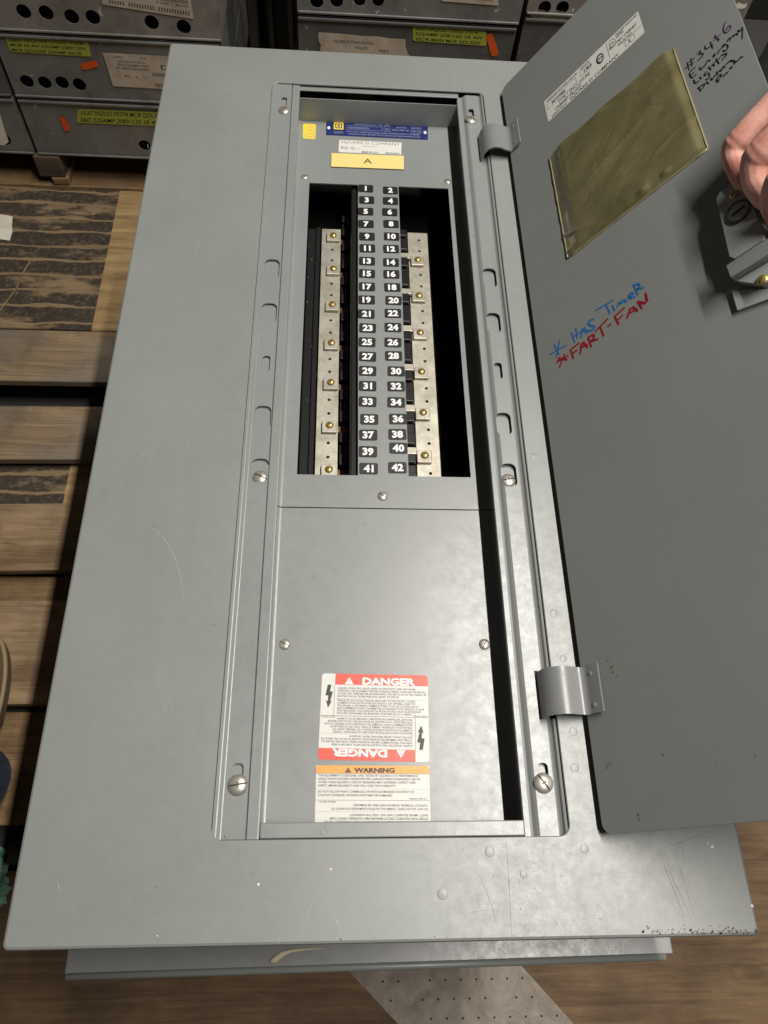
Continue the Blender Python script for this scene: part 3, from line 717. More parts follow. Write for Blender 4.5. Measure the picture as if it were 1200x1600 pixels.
lathe_pts = circle(14, 36, 8, 14); a.poly(lathe_pts, M['print_white'], 2); a.poly(circle(530, 36, 8, 14), M['print_white'], 2)
def on_z(art, name, parent, corners, W, H, z, lift=2e-4): return art.place(name, parent, W, H, *[at(u, v, z) for u, v in corners], UP, lift)
on_z(a, 'nameplate', front, ((510, 189.4), (668.5, 197.3), (668.5, 218.8), (509.3, 211.2)), 545, 74, ZF, 4e-4)
a = Art(); a.rect(0, 0, 335, 68, M['label'], 0, 5)
a.text('SQUARE D COMPANY', 12, 325, 18, 14, M['print_grey'], 1, -.01); a.text('LEXINGTON, KY', 128, 208, 33, 7, M['print_soft'], 1); a.text('P.O. 12', 14, 82, 50, 15, M['print_black'], 1, .01); a.text('3456', 88, 112, 48, 6, M['print_soft'], 1)
a.text('MADE IN U.S.A.', 124, 212, 66, 9, M['print_grey'], 1); a.text('80243-268-04', 250, 325, 66, 8, M['print_grey'], 1)
on_z(a, 'maker_label', front, ((529.8, 218.6), (627.6, 223), (627, 242), (529, 238)), 335, 68, ZF, 2e-4)
m_ = MB(); cs = [at(u, v, ZF + .0016) for u, v in ((518, 239), (631, 243.4), (631, 264.6), (517.5, 260.3))]
m_.add([p for p in cs] + [Vector((p.x, p.y, ZF + .0003)) for p in cs], [(3, 2, 1, 0)], M['yellow']); m_.add([p for p in cs] + [Vector((p.x, p.y, ZF + .0003)) for p in cs], [(3, 2, 1, 0)[::1], (0, 1, 5, 4), (1, 2, 6, 5), (2, 3, 7, 6), (3, 0, 4, 7)][1:], M['plaque_edge'])
vs, fs = glyphs('A', -.004); cc = (cs[0] + cs[1] + cs[2] + cs[3]) / 4; k = .0095 / .70; ax = (min(p[0] for p in vs) + max(p[0] for p in vs)) / 2
m_.add([(cc.x + (x - ax) * k * 1.25, cc.y - .0047 + y * k, ZF + .00175) for x, y in vs], fs, M['print_black'])
sub(m_, 'letter_plaque', front)
a = Art(); a.rect(0, 0, 68, 84, M['sun_yellow'], 0, 10)
for i, tx in enumerate(('CU/AL', '60/75C', 'WIRE', 'QO-B')): a.text(tx, 24, 60, 20 + i * 19, 8, M['print_soft'], 1)
a.text('NQ', 6, 20, 72, 10, M['print_soft'], 1)
on_z(a, 'yellow_sticker', front, ((473.7, 193), (493.8, 194), (492.9, 217.9), (472.9, 216.8)), 68, 84, ZF)
# warning labels on the lower cover
def triangle(a, cx, y0, y1, mat, ink, layer, flip=None):
    h = y1 - y0; t_ = [(cx - h * .58, y1), (cx + h * .58, y1), (cx, y0)]
    e = [(cx - h * .05, y0 + h * .36), (cx + h * .05, y0 + h * .36), (cx + h * .03, y0 + h * .70), (cx - h * .03, y0 + h * .70)]
    d = [(cx - h * .05, y0 + h * .78), (cx + h * .05, y0 + h * .78), (cx + h * .05, y0 + h * .88), (cx - h * .05, y0 + h * .88)]
    f = (lambda L: [(2 * flip[0] - x, 2 * flip[1] - y) for x, y in L]) if flip else (lambda L: L)
    a.poly(f(t_), mat, layer); a.poly(f(e), ink, layer + 1); a.poly(f(d), ink, layer + 1)
a = Art(); W_, H_ = 905, 742; cc2 = (W_ / 2, H_ / 2)
a.rect(0, 0, W_, H_, M['label'], 0, 26)
eng = ['HAZARD OF ELECTRIC SHOCK, BURN OR EXPLOSION. TURN OFF POWER', 'SUPPLYING THIS EQUIPMENT BEFORE WORKING INSIDE. CLOSE AND SECURE ALL', 'COVERS AND TRIMS BEFORE RE-ENERGIZING. FAILURE TO DO SO WILL RESULT IN', 'ELECTRIC SHOCK, SEVERE PERSONAL INJURY OR DEATH.']
fre = ['RISQUE DE CHOCS ELECTRIQUES, BRULURES OU EXPLOSION. COUPEZ', "L'ALIMENTATION EN POUVOIR ELECTRIQUE A CET APPAREIL AVANT D'Y", "TRAVAILLER A L'INTERIEUR. FERMEZ ET FIXEZ TOUS LES COUVERCLES ET", 'RECOUVREMENTS AVANT DE REMETTRE LE PANNEAU SOUS TENSION. SI VOUS', 'ETES NEGLIGENT VOUS RISQUEZ DE RECEVOIR DES CHOCS ELECTRIQUES', 'POUVANT ENTRAINER DES BLESSURES CORPORELLES OU LA MORT.']
for fl in (None, cc2):
    f = (lambda L: [(2 * cc2[0] - x, 2 * cc2[1] - y) for x, y in L]) if fl else (lambda L: L)
    hd = [(114, 0), (879, 0), (893, 5), (901, 13), (905, 26), (905, 98), (114, 98)]
    a.poly(f(hd), M['red'], 1)
    a.text('DANGER', 345, 795, 91, 58, M['print_white'], 2, .045, flip=fl)
    triangle(a, 232, 30, 93, M['print_white'], M['red'], 2, fl)
    for x0, y0, x1, y1 in ((110, 98, 113, 370),): a.poly(f([(x0, y0), (x1, y0), (x1, y1), (x0, y1)]), M['print_grey'], 1)
    for i, tx in enumerate(eng): a.text(tx, 138, (800, 888, 888, 660)[i], 137 + i * 23.5, 16, M['print_grey'], 1, .018, flip=fl)
    for i in range(38): a.poly(f([(128 + i * 20, 219), (139 + i * 20, 219), (139 + i * 20, 221.5), (128 + i * 20, 221.5)]), M['print_grey'], 1)
    for i, tx in enumerate(fre): a.text(tx, 138, (795, 800, 820, 868, 840, 770)[i], 243 + i * 22.6, 16, M['print_grey'], 1, .018, flip=fl)
    bolt = [(52, 100), (82, 100), (74, 160), (98, 160), (78, 248), (94, 240), (62, 304), (42, 236), (58, 246), (60, 196), (36, 196)]
    a.poly(f(bolt), M['print_black'], 1)
    a.text('80243-250-01', 782, 892, 364, 10, M['print_grey'], 1, flip=fl)
a.rect(2, 369, W_ - 2, 373, M['print_grey'], 1.5)
on_z(a, 'danger_label', lower, ((503.4, 1052.2), (668.2, 1055.4), (671, 1191.2), (496.8, 1187)), W_, H_, ZF)
a = Art(); W_, H_ = 970, 495
a.rect(0, 0, W_, H_, M['label'], 0, 0)
hd = [(0, 24), (6, 8), (24, 0), (946, 0), (964, 8), (970, 24), (970, 68), (0, 68)]
a.poly(hd, M['orange'], 1); a.rect(0, 68, W_, 71, M['print_grey'], 2)
a.text('WARNING', 322, 672, 60, 40, M['print_black'], 2, .05); triangle(a, 272, 14, 62, M['print_black'], M['orange'], 2)
wl = ['THIS EQUIPMENT IS DESIGNED AND TESTED BY SQUARE D TO PERFORMANCE', 'LEVELS WHICH EXCEED UNDERWRITERS LABORATORIES STANDARDS. USE OF', 'OTHER THAN SQUARE D CIRCUIT BREAKERS MAY ADVERSELY AFFECT USER', 'SAFETY, IMPAIR RELIABILITY AND WILL VOID THE WARRANTY.']
w2 = ['DO NOT ALLOW PAINT, CHEMICALS OR PETROLEUM-BASED SOLVENTS TO', 'CONTACT INTERIOR. INTERIOR PARTS MAY BE DAMAGED.']
cc3 = (W_ / 2, 301)
for fl in (None, cc3):
    for i, tx in enumerate(wl):
        if fl and i < 1: continue
        a.text(tx, 18, (870, 890, 850, 685)[i], 97 + i * 29.5, 19, M['print_grey'], 1, .018, flip=fl)
    for i in range(52):
        x = 8 + i * 18.5; q = [(x, 203), (x + 9, 203), (x + 9, 205.5), (x, 205.5)]
        a.poly([(2 * cc3[0] - X, 2 * cc3[1] - Y) for X, Y in q] if fl else q, M['print_grey'], 1)
    for i, tx in enumerate(w2): a.text(tx, 18, (835, 655)[i], 237 + i * 31, 19, M['print_grey'], 1, .018, flip=fl)
    a.text('80243-300-01', 800, 940, 292, 13, M['print_grey'], 1, flip=fl)
a.rect(0, 300, W_, 303, M['print_grey'], 1.5)
on_z(a, 'warning_label', lower, ((494.2, 1196), (670.6, 1197), (672.8, 1287), (491.8, 1286)), W_, H_, ZF)

# bus bars, insulators and terminals inside the windows
ZB = -.075
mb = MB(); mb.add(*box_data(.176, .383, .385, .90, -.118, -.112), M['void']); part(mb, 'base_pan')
mb = MB(); mb.add(*box_data(.243, .3040, .39, .852, -.1115, -.050, .002), M['black']); part(mb, 'centre_insulator')
mb = MB(); mb.add(*box_data(.1885, .2050, .385, .800, -.1115, -.078, .0015), M['black'])
mb.add(*box_data(.1990, .2046, .386, .799, -.0779, -.0745, .0008), M['black'])
part(mb, 'side_rail')
for side, pts, x0, x1, ytop in (('L', [(521, 366), (521, 418), (519.5, 474), (518, 534), (517, 596), (515, 663), (514, 732)], .2066, .2303, .7965),
                                ('R', [(653, 404), (655, 460), (657, 518), (659, 579), (661.5, 643), (664, 710)], .3165, .3418, .7955)):
    ctr = [at(u, v, ZB + .006) for u, v in pts]
    hl = []
    yy = [c.y for c in ctr]
    if side == 'R': yy = [yy[0] + (yy[0] - yy[1])] + yy + [yy[-1] - (yy[-2] - yy[-1])]
    for ya_, yb2 in zip(yy, yy[1:]):
        for q in (.36, .68):
            y_ = ya_ + (yb2 - ya_) * q
            if .40 < y_ < ytop - .005: hl.append(circle((x0 + x1) / 2 + .0015, y_, .0019, 10))
    m_ = MB(); sheet(m_, [(x0, .392), (x1, .392), (x1, ytop), (x0, ytop)], hl, ZB - .0035, ZB, M['bus'])
    bar = part(m_, 'bus_bar')
    for i, c in enumerate(ctr):
        m_ = MB(); m_.add(*box_data(c.x - .0085, c.x + .0078, c.y - .0088, c.y + .0062, ZB + .0004, ZB + .0042, .0008), M['bus'])
        sub(m_, 'terminal_tab', bar)
        put(BR, 'terminal_screw', bar, (c.x, c.y, ZB + .0042), random.uniform(0, 3), .0044) if 'BR' in globals() else None
        if i == 0 and 'BR' not in globals():
            BR = screw_mesh('brass_head', 1.0, .62, M['brass'], True); put(BR, 'terminal_screw', bar, (c.x, c.y, ZB + .0042), .4, .0044)
        # link from the centre to the tab
        m_ = MB(); yl = c.y + .0045
        if side == 'R': m_.add(*box_data(.3042, c.x - .0088, yl - .0042, yl + .0048, ZB + .002, ZB + .006, .0008), M['bus'])
        else: m_.add(*box_data(c.x + .0080, .2425, yl - .004, yl + .004, ZB - .016, ZB - .010, .0008), M['dark_copper'])
        sub(m_, 'stab_link', bar)
    if True:
        ys_ = [c.y + .0045 for c in ctr]; ys_ = [ys_[0] + .048] + ys_ + [ys_[-1] - .046]
        xr = (.3042, .3146) if side == 'R' else (.2318, .2428); zt = ZB + .010 if side == 'R' else ZB - .004
        for ya_, yb2 in zip(ys_, ys_[1:]):
            n = 3; top = ya_ - .0062; bot = yb2 + .0062
            for q in range(n):
                a0 = top - (top - bot) * q / n; a1 = top - (top - bot) * (q + 1) / n
                if a0 > .83 or a1 < .386: continue
                m_ = MB(); m_.add(*box_data(xr[0], xr[1] + random.uniform(-.0006, .0001), a1 + .0005, a0 - .0005, -.1115, zt - (.004 if q == 1 else 0), .001), M['black'])
                part(m_, 'stab_barrier')
# tag glimpsed through the top gap
mb = MB(); mb.add([(.235, 1.0275, -.075), (.272, 1.0275, -.075), (.272, 1.0275, -.045), (.235, 1.0275, -.045)], [(0, 1, 2, 3)], M['lime']); part(mb, 'wiring_tag')

# hinges
def hinge(u0, v0, u1, v1, bumps):
    y1, y0 = at(u0, v0, .01).y, at(u1, v1, .01).y
    xs = OX1 - .0105
    prof = [(xs, -.010), (xs + .0004, -.003), (xs + .0018, .006), (xs + .006, .0125), (xs + .0125, .0155), (xs + .020, .0150), (xs + .0265, .0122)]
    # strap runs out along the door's inner face
    for s in (.002, .009, .016, .0195): q = DH + DX * s + DN * .0022; prof.append((q.x + .0012 * (s < .004), q.z))
    m_ = MB(); n = len(prof); T_ = .0018
    nr = []
    for i in range(n):
        a_, b_ = prof[max(0, i - 1)], prof[min(n - 1, i + 1)]; t_ = Vector((b_[0] - a_[0], b_[1] - a_[1])).normalized(); nr.append(Vector((-t_.y, t_.x)))
    out = [(p[0] + nn.x * T_, p[1] + nn.y * T_) for p, nn in zip(prof, nr)]
    vs = [(x, y0, z) for x, z in prof] + [(x, y1, z) for x, z in prof] + [(x, y0, z) for x, z in out] + [(x, y1, z) for x, z in out]
    m_.add(vs, [(2 * n + i, 2 * n + i + 1, 3 * n + i + 1, 3 * n + i) for i in range(n - 1)] + [(i, n + i, n + i + 1, i + 1) for i in range(n - 1)], M['hinge'], True)
    m_.add(vs, [(i, i + 1, 2 * n + i + 1, 2 * n + i) for i in range(n - 1)] + [(n + i, 3 * n + i, 3 * n + i + 1, n + i + 1) for i in range(n - 1)] + [(n - 1, 2 * n - 1, 4 * n - 1, 3 * n - 1), (0, 2 * n, 3 * n, n)], M['hinge'])
    h = part(m_, 'hinge')
    for f in (.16, .82):
        q = DH + DX * .0115 + DN * .0040; m_ = MB(); lathe(m_, [(.0001, .0007), (.0014, .0006), (.0022, .0003), (.0027, -.0003)], M['hinge'], 16)
        o = m_.build('weld_bump', h); o.location = (q.x, y0 + (y1 - y0) * f, q.z); o.rotation_euler.y = -DA
    return h
hinge(790, 201, 790, 238, True); hinge(890, 1044, 890, 1118, True)

# door
door = empty('door_pivot'); bpy.data.objects.remove(door)
mb = MB(); do = rrect(0, 0, DW, DL, .009, 6)
sheet(mb, do, [], -.0022, 0, M['door'])
door = mb.build('door', panel); door.location = DH - PO; door.rotation_euler.y = -DA
def on_door(art, name, corners, W, H, lift=2e-4): return art.place(name, door, W, H, *[Vector((*door_pt(u, v).xy, 0)) for u, v in corners], (0, 0, 1), lift)
a = Art(); a.rect(0, 0, 520, 96, M['label'], 0, 4)
a.text('PANELBOARD ENCLOSURE CLASS 1670', 14, 190, 16, 9, M['print_grey'], 1); a.text('CATALOG NO', 210, 262, 14, 8, M['print_grey'], 1); a.text('MH44', 240, 268, 36, 12, M['print_grey'], 1)
for x0, y0, x1, y1 in ((10, 22, 180, 46), (205, 18, 262, 42), (430, 66, 478, 86)):
    for e in ((x0, y0, x1, y0 + 1.4), (x0, y1 - 1.4, x1, y1), (x0, y0, x0 + 1.4, y1), (x1 - 1.4, y0, x1, y1)): a.rect(*e, M['print_black'], 1 + .2 * random.random())
a.text('MH44MB', 40, 118, 40, 12, M['print_black'], 1, .012); a.text('23', 222, 246, 36, 12, M['print_black'], 1, .012); a.text('TYPE 1 ENCLOSURE', 70, 250, 62, 13, M['print_black'], 1, .008); a.text('CABINET FRONT', 46, 200, 78, 12, M['print_grey'], 1)
a.text('SQUARE D COMPANY', 130, 395, 92, 12, M['print_black'], 1, .015); a.text('LEXINGTON, KY', 24, 112, 92, 9, M['print_grey'], 1)
a.poly(circle(310, 40, 20, 24), M['print_black'], 1); a.poly(circle(312, 40, 13, 20), M['label'], 2); a.text('SA', 302, 326, 46, 13, M['print_black'], 3, .02)
a.rect(352, 6, 354, 70, M['print_grey'], 1); a.poly(circle(380, 26, 16, 24), M['print_black'], 1); a.poly(circle(380, 26, 13.5, 24), M['label'], 2); a.text('UL', 371, 389, 32, 12, M['print_black'], 3, .01)
a.text('LISTED', 402, 440, 24, 10, M['print_grey'], 1); a.text('ENCLOSED PANELBOARD', 402, 512, 12, 7, M['print_grey'], 1); a.text('ELECTRIC CABINET', 360, 500, 44, 10, M['print_grey'], 1); a.text('ISSUE NO', 400, 470, 58, 8, M['print_grey'], 1); a.text('E', 448, 458, 82, 11, M['print_black'], 1); a.rect(420, 60, 515, 61.5, M['print_grey'], 1.5)
on_door(a, 'rating_label', ((850, 159.3), (997, 17.5), (1007.5, 50.8), (857, 190.8)), 520, 96)
# marker notes
def note(name, strokes, mat, fx, wd, lift, special=None):
    a = Art()
    for i, st in enumerate(strokes):
        pts = [door_pt(*fx(x, y)).xy for x, y in st]
        a.stroke([(p.x, p.y) for p in pts], wd, (special or {}).get(i, mat), i * .15)
    o = a.build(name, door, None, lambda p: Vector((p.x, p.y, 1.5e-4 + p.z * 4e-5)))
    return o
fA = lambda x, y: (1000 + x / 6, y / 6); fB = lambda x, y: (820 + x / 5, 400 + y / 5)
fC = lambda x, y: (1060 + x / 10, 20 + y / 10)
blk = [[(545, 440), (670, 325)], [(570, 345), (632, 445)], [(556, 378), (645, 418)], [(745, 135), (710, 200), (700, 280), (735, 325), (790, 285), (825, 220), (800, 200), (760, 235), (752, 278)],
       [(140, 775), (165, 895)], [(195, 710), (216, 838)], [(90, 880), (245, 770)], [(128, 802), (258, 702)], [(285, 652), (345, 590), (352, 618), (312, 660), (384, 628), (388, 668), (340, 715), (295, 752)], [(413, 512), (424, 582), (548, 488)], [(498, 452), (540, 562)],
       [(272, 845), (163, 930), (205, 1032), (287, 960)], [(185, 980), (257, 925)], [(332, 848), (354, 904), (386, 842), (416, 838), (440, 770), (470, 740), (502, 752)], [(542, 692), (554, 652), (576, 643), (568, 680), (546, 694)],
       [(618, 644), (630, 592), (682, 550)], [(688, 546), (700, 500), (752, 488), (696, 540)], [(756, 494), (782, 530), (762, 580), (722, 602), (690, 590)], [(768, 458), (784, 402), (822, 394), (804, 442)], [(826, 398), (860, 345), (878, 372), (906, 310), (932, 352)], [(928, 268), (966, 302), (1002, 222)], [(1006, 230), (1000, 408)],
       [(238, 1042), (264, 1112), (332, 1058)], [(334, 1002), (367, 1032)], [(446, 914), (404, 960), (416, 988), (472, 934)], [(478, 940), (492, 985), (470, 1032), (424, 1046)], [(468, 848), (518, 893)], [(506, 846), (545, 800), (572, 832)], [(588, 718), (642, 798)], [(552, 796), (662, 688)], [(664, 672), (750, 633), (762, 660), (704, 708), (690, 742)],
       [(318, 1162), (357, 1228)], [(298, 1182), (424, 1098), (404, 1150), (370, 1196)], [(438, 1078), (482, 1108)], [(508, 1018), (530, 1062), (560, 990), (602, 970)], [(598, 918), (627, 962)], [(643, 898), (676, 917), (692, 852), (722, 836), (732, 858)], [(742, 812), (790, 770), (830, 740), (862, 760)], [(846, 768), (880, 740), (892, 802), (868, 780)], [(898, 776), (950, 730), (970, 700), (1018, 683)],
       [(598, 1028), (616, 1088), (652, 1050)], [(608, 1036), (640, 975), (692, 970), (634, 1042)], [(698, 998), (740, 960), (760, 940), (792, 918)], [(808, 862), (846, 838), (832, 872), (810, 864)]]
note('black_marker_note', blk, M['ink_black'], fC, .0015, 0, {0: M['ink_purple'], 1: M['ink_purple'], 2: M['ink_purple'], 3: M['ink_purple']})
blu = [[(192, 772), (326, 695)], [(230, 690), (268, 772)], [(274, 656), (246, 792)], [(362, 592), (392, 678)], [(398, 562), (412, 642)], [(368, 640), (426, 600)], [(438, 642), (456, 545), (488, 608)], [(434, 592), (492, 580)], [(542, 490), (494, 510), (504, 545), (548, 548), (536, 580), (488, 586)],
       [(554, 426), (692, 344)], [(636, 386), (668, 452)], [(684, 384), (706, 430)], [(722, 402), (740, 352), (756, 378), (776, 334), (792, 362), (804, 346)], [(806, 325), (852, 304), (842, 284), (812, 300), (822, 338), (868, 314)], [(848, 222), (886, 306)], [(846, 232), (892, 214), (902, 246), (866, 266), (936, 244)]]
note('blue_marker_note', blu, M['ink_blue'], fB, .0022, 0)
red = [[(248, 832), (342, 775)], [(270, 872), (312, 764)], [(260, 796), (334, 812)], [(256, 818), (330, 788)], [(356, 728), (382, 804)], [(356, 736), (428, 678)], [(368, 764), (412, 734)], [(434, 768), (446, 660), (492, 718)], [(430, 722), (494, 690)], [(494, 634), (522, 712)], [(492, 640), (542, 608), (540, 650), (508, 668), (578, 648)],
       [(548, 592), (652, 488)], [(588, 552), (618, 628)], [(648, 552), (678, 528)], [(702, 468), (736, 538)], [(702, 474), (782, 402)], [(722, 504), (768, 462)], [(798, 488), (836, 388), (884, 434)], [(804, 458), (882, 408)], [(882, 352), (918, 412)], [(884, 356), (962, 374), (944, 288)]]
note('red_marker_note', red, M['ink_red'], fB, .0028, 0)
# document pouch
def pouch():
    m, nt, b = new_mat('amber_vinyl'); v = coords(nt); n = noise(nt, v, 14, 6, .6, .5); n2 = noise(nt, v, 70, 3)
    r = ramp(nt, [(.3, (.120, .106, .050)), (.7, (.200, .178, .092))]); nt.links.new(n.outputs['Fac'], r.inputs[0])
    nt.links.new(r.outputs[0], b.inputs['Base Color']); b.inputs['Roughness'].default_value = .20
    b.inputs['Coat Weight'].default_value = 1.0; b.inputs['Coat Roughness'].default_value = .07
    w1 = noise(nt, coords(nt, (1, 1.8, 1)), 9, 4, .5, 1.6); ab = nt.nodes.new('ShaderNodeMath'); ab.operation = 'ABSOLUTE'
    sb = nt.nodes.new('ShaderNodeMath'); sb.operation = 'SUBTRACT'; sb.inputs[1].default_value = .5
    nt.links.new(w1.outputs['Fac'], sb.inputs[0]); nt.links.new(sb.outputs[0], ab.inputs[0])
    bump(nt, b, ab.outputs[0], .30, .012)
    c = [door_pt(*q) for q in ((859.6, 247), (1052.7, 77.5), (1106.6, 232.7), (888, 403.7))]
    mb = MB(); N = 80; vs = []; fs = []
    rnd = random.Random(3); ph = [(rnd.uniform(2, 9), rnd.uniform(2, 9), rnd.uniform(0, 6)) for _ in range(7)]
    for j in range(N + 1):
        for i in range(N + 1):
            a_, b_ = i / N, j / N
            p = (c[0] * (1 - a_) + c[1] * a_) * (1 - b_) + (c[3] * (1 - a_) + c[2] * a_) * b_
            e = min(a_, (1 - a_) * 2.2, (1 - b_) * 3.2, b_ + .35); bulge = min(1, e / .12)
            bulge = bulge * bulge * (3 - 2 * bulge)
            h = .0008 + .0034 * bulge + .00028 * bulge * sum(math.sin(f1 * a_ * 3 + f2 * b_ * 3 + f3) for f1, f2, f3 in ph) / 2.2
            h += .0026 * max(0, 1 - abs(b_ - .955) / .03) * max(0, math.sin(a_ * 17 + 3 * math.sin(a_ * 9))) + .0016 * max(0, 1 - abs(b_ - .80 - .10 * math.sin(a_ * 5)) / .02) * max(0, math.sin(a_ * 8 + 1)) + .0014 * max(0, 1 - abs(b_ - .45 + .28 * (a_ - .5)) / .016) * max(0, math.sin(a_ * 6 - 1.2)) * bulge
            if j == 0: h += .0015 * math.sin(a_ * 9) ** 2
            jit = .0012 * math.sin(a_ * 23 + 2) if j == N else 0
            vs.append((p.x, p.y + jit, h))
    for j in range(N):
        for i in range(N): k = j * (N + 1) + i; fs.append((k + N + 1, k + N + 2, k + 1, k))
    mb.add(vs, fs, m, True)
    # welded bead round three sides
    bead = plain('amber_bead', (.30, .26, .15), .12, 0, .8)
    for q0, q1 in ((0, 3), (3, 2), (2, 1)):
        pts = [Vector((*(c[q0].lerp(c[q1], t / 16)).xy, 0.0006 + .0002 * math.sin(t * 2.1))) for t in range(17)]
        tube(mb, pts, .0009, bead, 8)
    return mb.build('document_pouch', door)
pouch()
# latch
m_lat = paint('latch_steel', (.31, .32, .315), .4, .3)
L = lambda u, v: door_pt(u, v).xy
def door_prism(name, px, h0, h1, mat, parent=None):
    pts = [tuple(L(u, v)) for u, v in px]; m_ = MB()
    a_ = sum(pts[i][0] * pts[(i + 1) % len(pts)][1] - pts[(i + 1) % len(pts)][0] * pts[i][1] for i in range(len(pts)))
    if a_ < 0: pts = pts[::-1]
    sheet(m_, pts, [], h0, h1, mat); return m_.build(name, door)
door_prism('latch_plate', ((1131, 322), (1136, 312), (1164, 293), (1172, 294), (1206, 378), (1204, 386), (1160, 414), (1152, 411)), .0003, .0120, m_lat)
c = door_pt(1154, 331, .0120)
m_ = MB(); lathe(m_, [(.0105, .0001), (.0105, .0012), (.0092, .0012), (.0092, .0003)], M['print_black'], 32); lathe(m_, [(.0090, .0001), (.0090, .0010), (.0002, .0010)], m_lat, 32)
m_.add(*box_data(-.0062, .0062, -.0013, .0013, .0011, .00135), M['print_black'])
o = m_.build('lock_cylinder', door); o.location = (c.x, c.y, .0120); o.rotation_euler.z = .12
c = door_pt(1145, 303, .0140); put(BR, 'latch_screw', door, (c.x, c.y, .0122), .7, .0036)
door_prism('latch_bolt', ((1150, 428), (1196, 398), (1240, 372), (1250, 388), (1204, 418), (1157, 446)), .0003, .0150, M['hinge'])
door_prism('latch_keeper', ((1148, 416), (1158, 408), (1163, 420), (1152, 428)), .0003, .0090, m_lat)
c = door_pt(1191, 437, .009); put(BR, 'latch_screw', door, (c.x, c.y, .0085), .9, .0046)
door_prism('latch_bracket', ((1160, 446), (1206, 419), (1250, 392), (1262, 420), (1200, 452)), .0003, .0085, m_lat)
door_prism('strike_pad', ((1146, 456), (1200, 454), (1250, 432), (1262, 440), (1212, 466), (1155, 487)), .0003, .0028, m_lat)

# dimples, scuffs and scratches on the trim
for u, v, r in ((765, 1331, .0046), (913, 1326, .0042), (691, 1397, .0048), (833.5, 712, .0038), (865, 958, .0042), (880, 1029, .0038), (896, 1143, .0044), (898, 1200, .0042), (818, 1366, .0036)):
    p = at(u, v, 0); m_ = MB(); lathe(m_, [(.0001, .00016), (r * .40, .00015), (r * .62, .0001), (r * .80, .00002), (r * .86, -.0001)], M['trim'], 24)
    o = m_.build('weld_dimple', trim); o.location = (p.x, p.y, 0)
def scratches(name, lines, mat, parent, z, pt):
    for i, (wd, st) in enumerate(lines):
        a = Art(); a.stroke([tuple(pt(u, v)) for u, v in st], wd, mat, i * .2, True)
        a.build(name, parent, None, lambda p: Vector((p.x, p.y, z + 4e-5 + p.z * 1e-5)))
tp = lambda u, v: at(u, v, 0).xy
scratches('pencil_mark', [(.0007, [(791, 1308), (795, 1380), (800, 1470)]), (.0005, [(740, 1352), (757, 1385), (770, 1420), (778, 1452)]), (.0004, [(720, 1430), (740, 1425), (766, 1421)]), (.0006, [(1031, 1326), (1060, 1318), (1095, 1304), (1130, 1292)]), (.0006, [(1031, 1326), (1040, 1360), (1062, 1412), (1072, 1448)]), (.0006, [(1036, 1326), (1050, 1372), (1064, 1400), (1086, 1448)]), (.0005, [(1048, 1324), (1066, 1366), (1084, 1430)]), (.0004, [(1064, 1318), (1072, 1350)]), (.0007, [(932, 1434), (943, 1437)])], M['pencil'], trim, 0, tp)
scratches('scratch', [(.0008, [(215, 812), (245, 828), (270, 860), (285, 910), (290, 960)]), (.0006, [(504, 1391), (490, 1405), (478, 1435), (468, 1468)]), (.0006, [(508, 1392), (540, 1410), (560, 1435), (572, 1460)]), (.0012, [(514, 1412), (527, 1440), (537, 1468)]), (.0007, [(262, 325), (285, 306), (312, 298)]), (.0008, [(89, 1374), (94, 1395)]), (.0005, [(345, 190), (360, 205), (372, 222)]), (.0009, [(434, 1476), (436, 1462)]), (.0008, [(352, 1302), (354, 1309)])], M['scuff'], trim, 0, tp)
def specks(name, pts, mat, parent, z, pt, seed=1, ll=None):
    rnd = random.Random(seed); m_ = MB()
    for u, v, r in pts:
        p = pt(u, v); n = 7; vs = [(p[0] + r * rnd.uniform(.5, 1.2) * math.cos(2 * math.pi * i / n), p[1] + r * rnd.uniform(.5, 1.3) * math.sin(2 * math.pi * i / n), z + 5e-5) for i in range(n)]
        m_.add(vs, [tuple(range(n))], mat)
    o = m_.build(name, parent); o['kind'] = 'stuff'; return o
rq = random.Random(21)
for (u0, u1, v0, v1, n_) in ((230, 330, 180, 300, 3), (300, 345, 300, 620, 3), (90, 300, 1000, 1440, 5), (560, 760, 1330, 1450, 3)):
    for _ in range(n_):
        u, v_, dx, dy = rq.uniform(u0, u1), rq.uniform(v0, v1), rq.uniform(-9, 9), rq.uniform(6, 26)
        scratches('scratch', [(rq.uniform(.0003, .0007), [(u, v_), (u + dx * .4, v_ + dy * .5), (u + dx, v_ + dy)])], M['scuff'], trim, 0, tp)
rz = random.Random(8); specks('rail_dust', [(rz.uniform(478, 496), rz.uniform(380, 735), rz.uniform(.0002, .0006)) for _ in range(24)], M['print_soft'], front, -.0779, lambda u, v: at(u, v, -.078).xy, 6)
specks('paint_chips', [(404, 1382, .0012), (1113, 1323, .0016), (1175, 1415, .0013), (1106, 1318, .0006), (517, 1358, .0009), (505, 1300, .0005), (246, 1462, .0005)], M['chip'], trim, 0, tp)
rnd = random.Random(5)
specks('rust_marks', [(1000 + 185 * rnd.random() ** .8, 1459 - abs(rnd.gauss(0, 5)), rnd.uniform(.0002, .0010)) for _ in range(110)] + [(rnd.uniform(520, 1000), rnd.uniform(1462, 1470), rnd.uniform(.0003, .0009)) for _ in range(14)], M['brown_chip'], trim, 0, tp, 2)
specks('dirt_specks', [(rnd.gauss(810, 30), rnd.uniform(1315, 1460), rnd.uniform(.00015, .0006)) for _ in range(70)] + [(rnd.uniform(330, 880), rnd.uniform(1315, 1470), rnd.uniform(.0002, .0006)) for _ in range(40)], M['pencil'], trim, 0, tp, 3)
dpt = lambda u, v: door_pt(u, v).xy
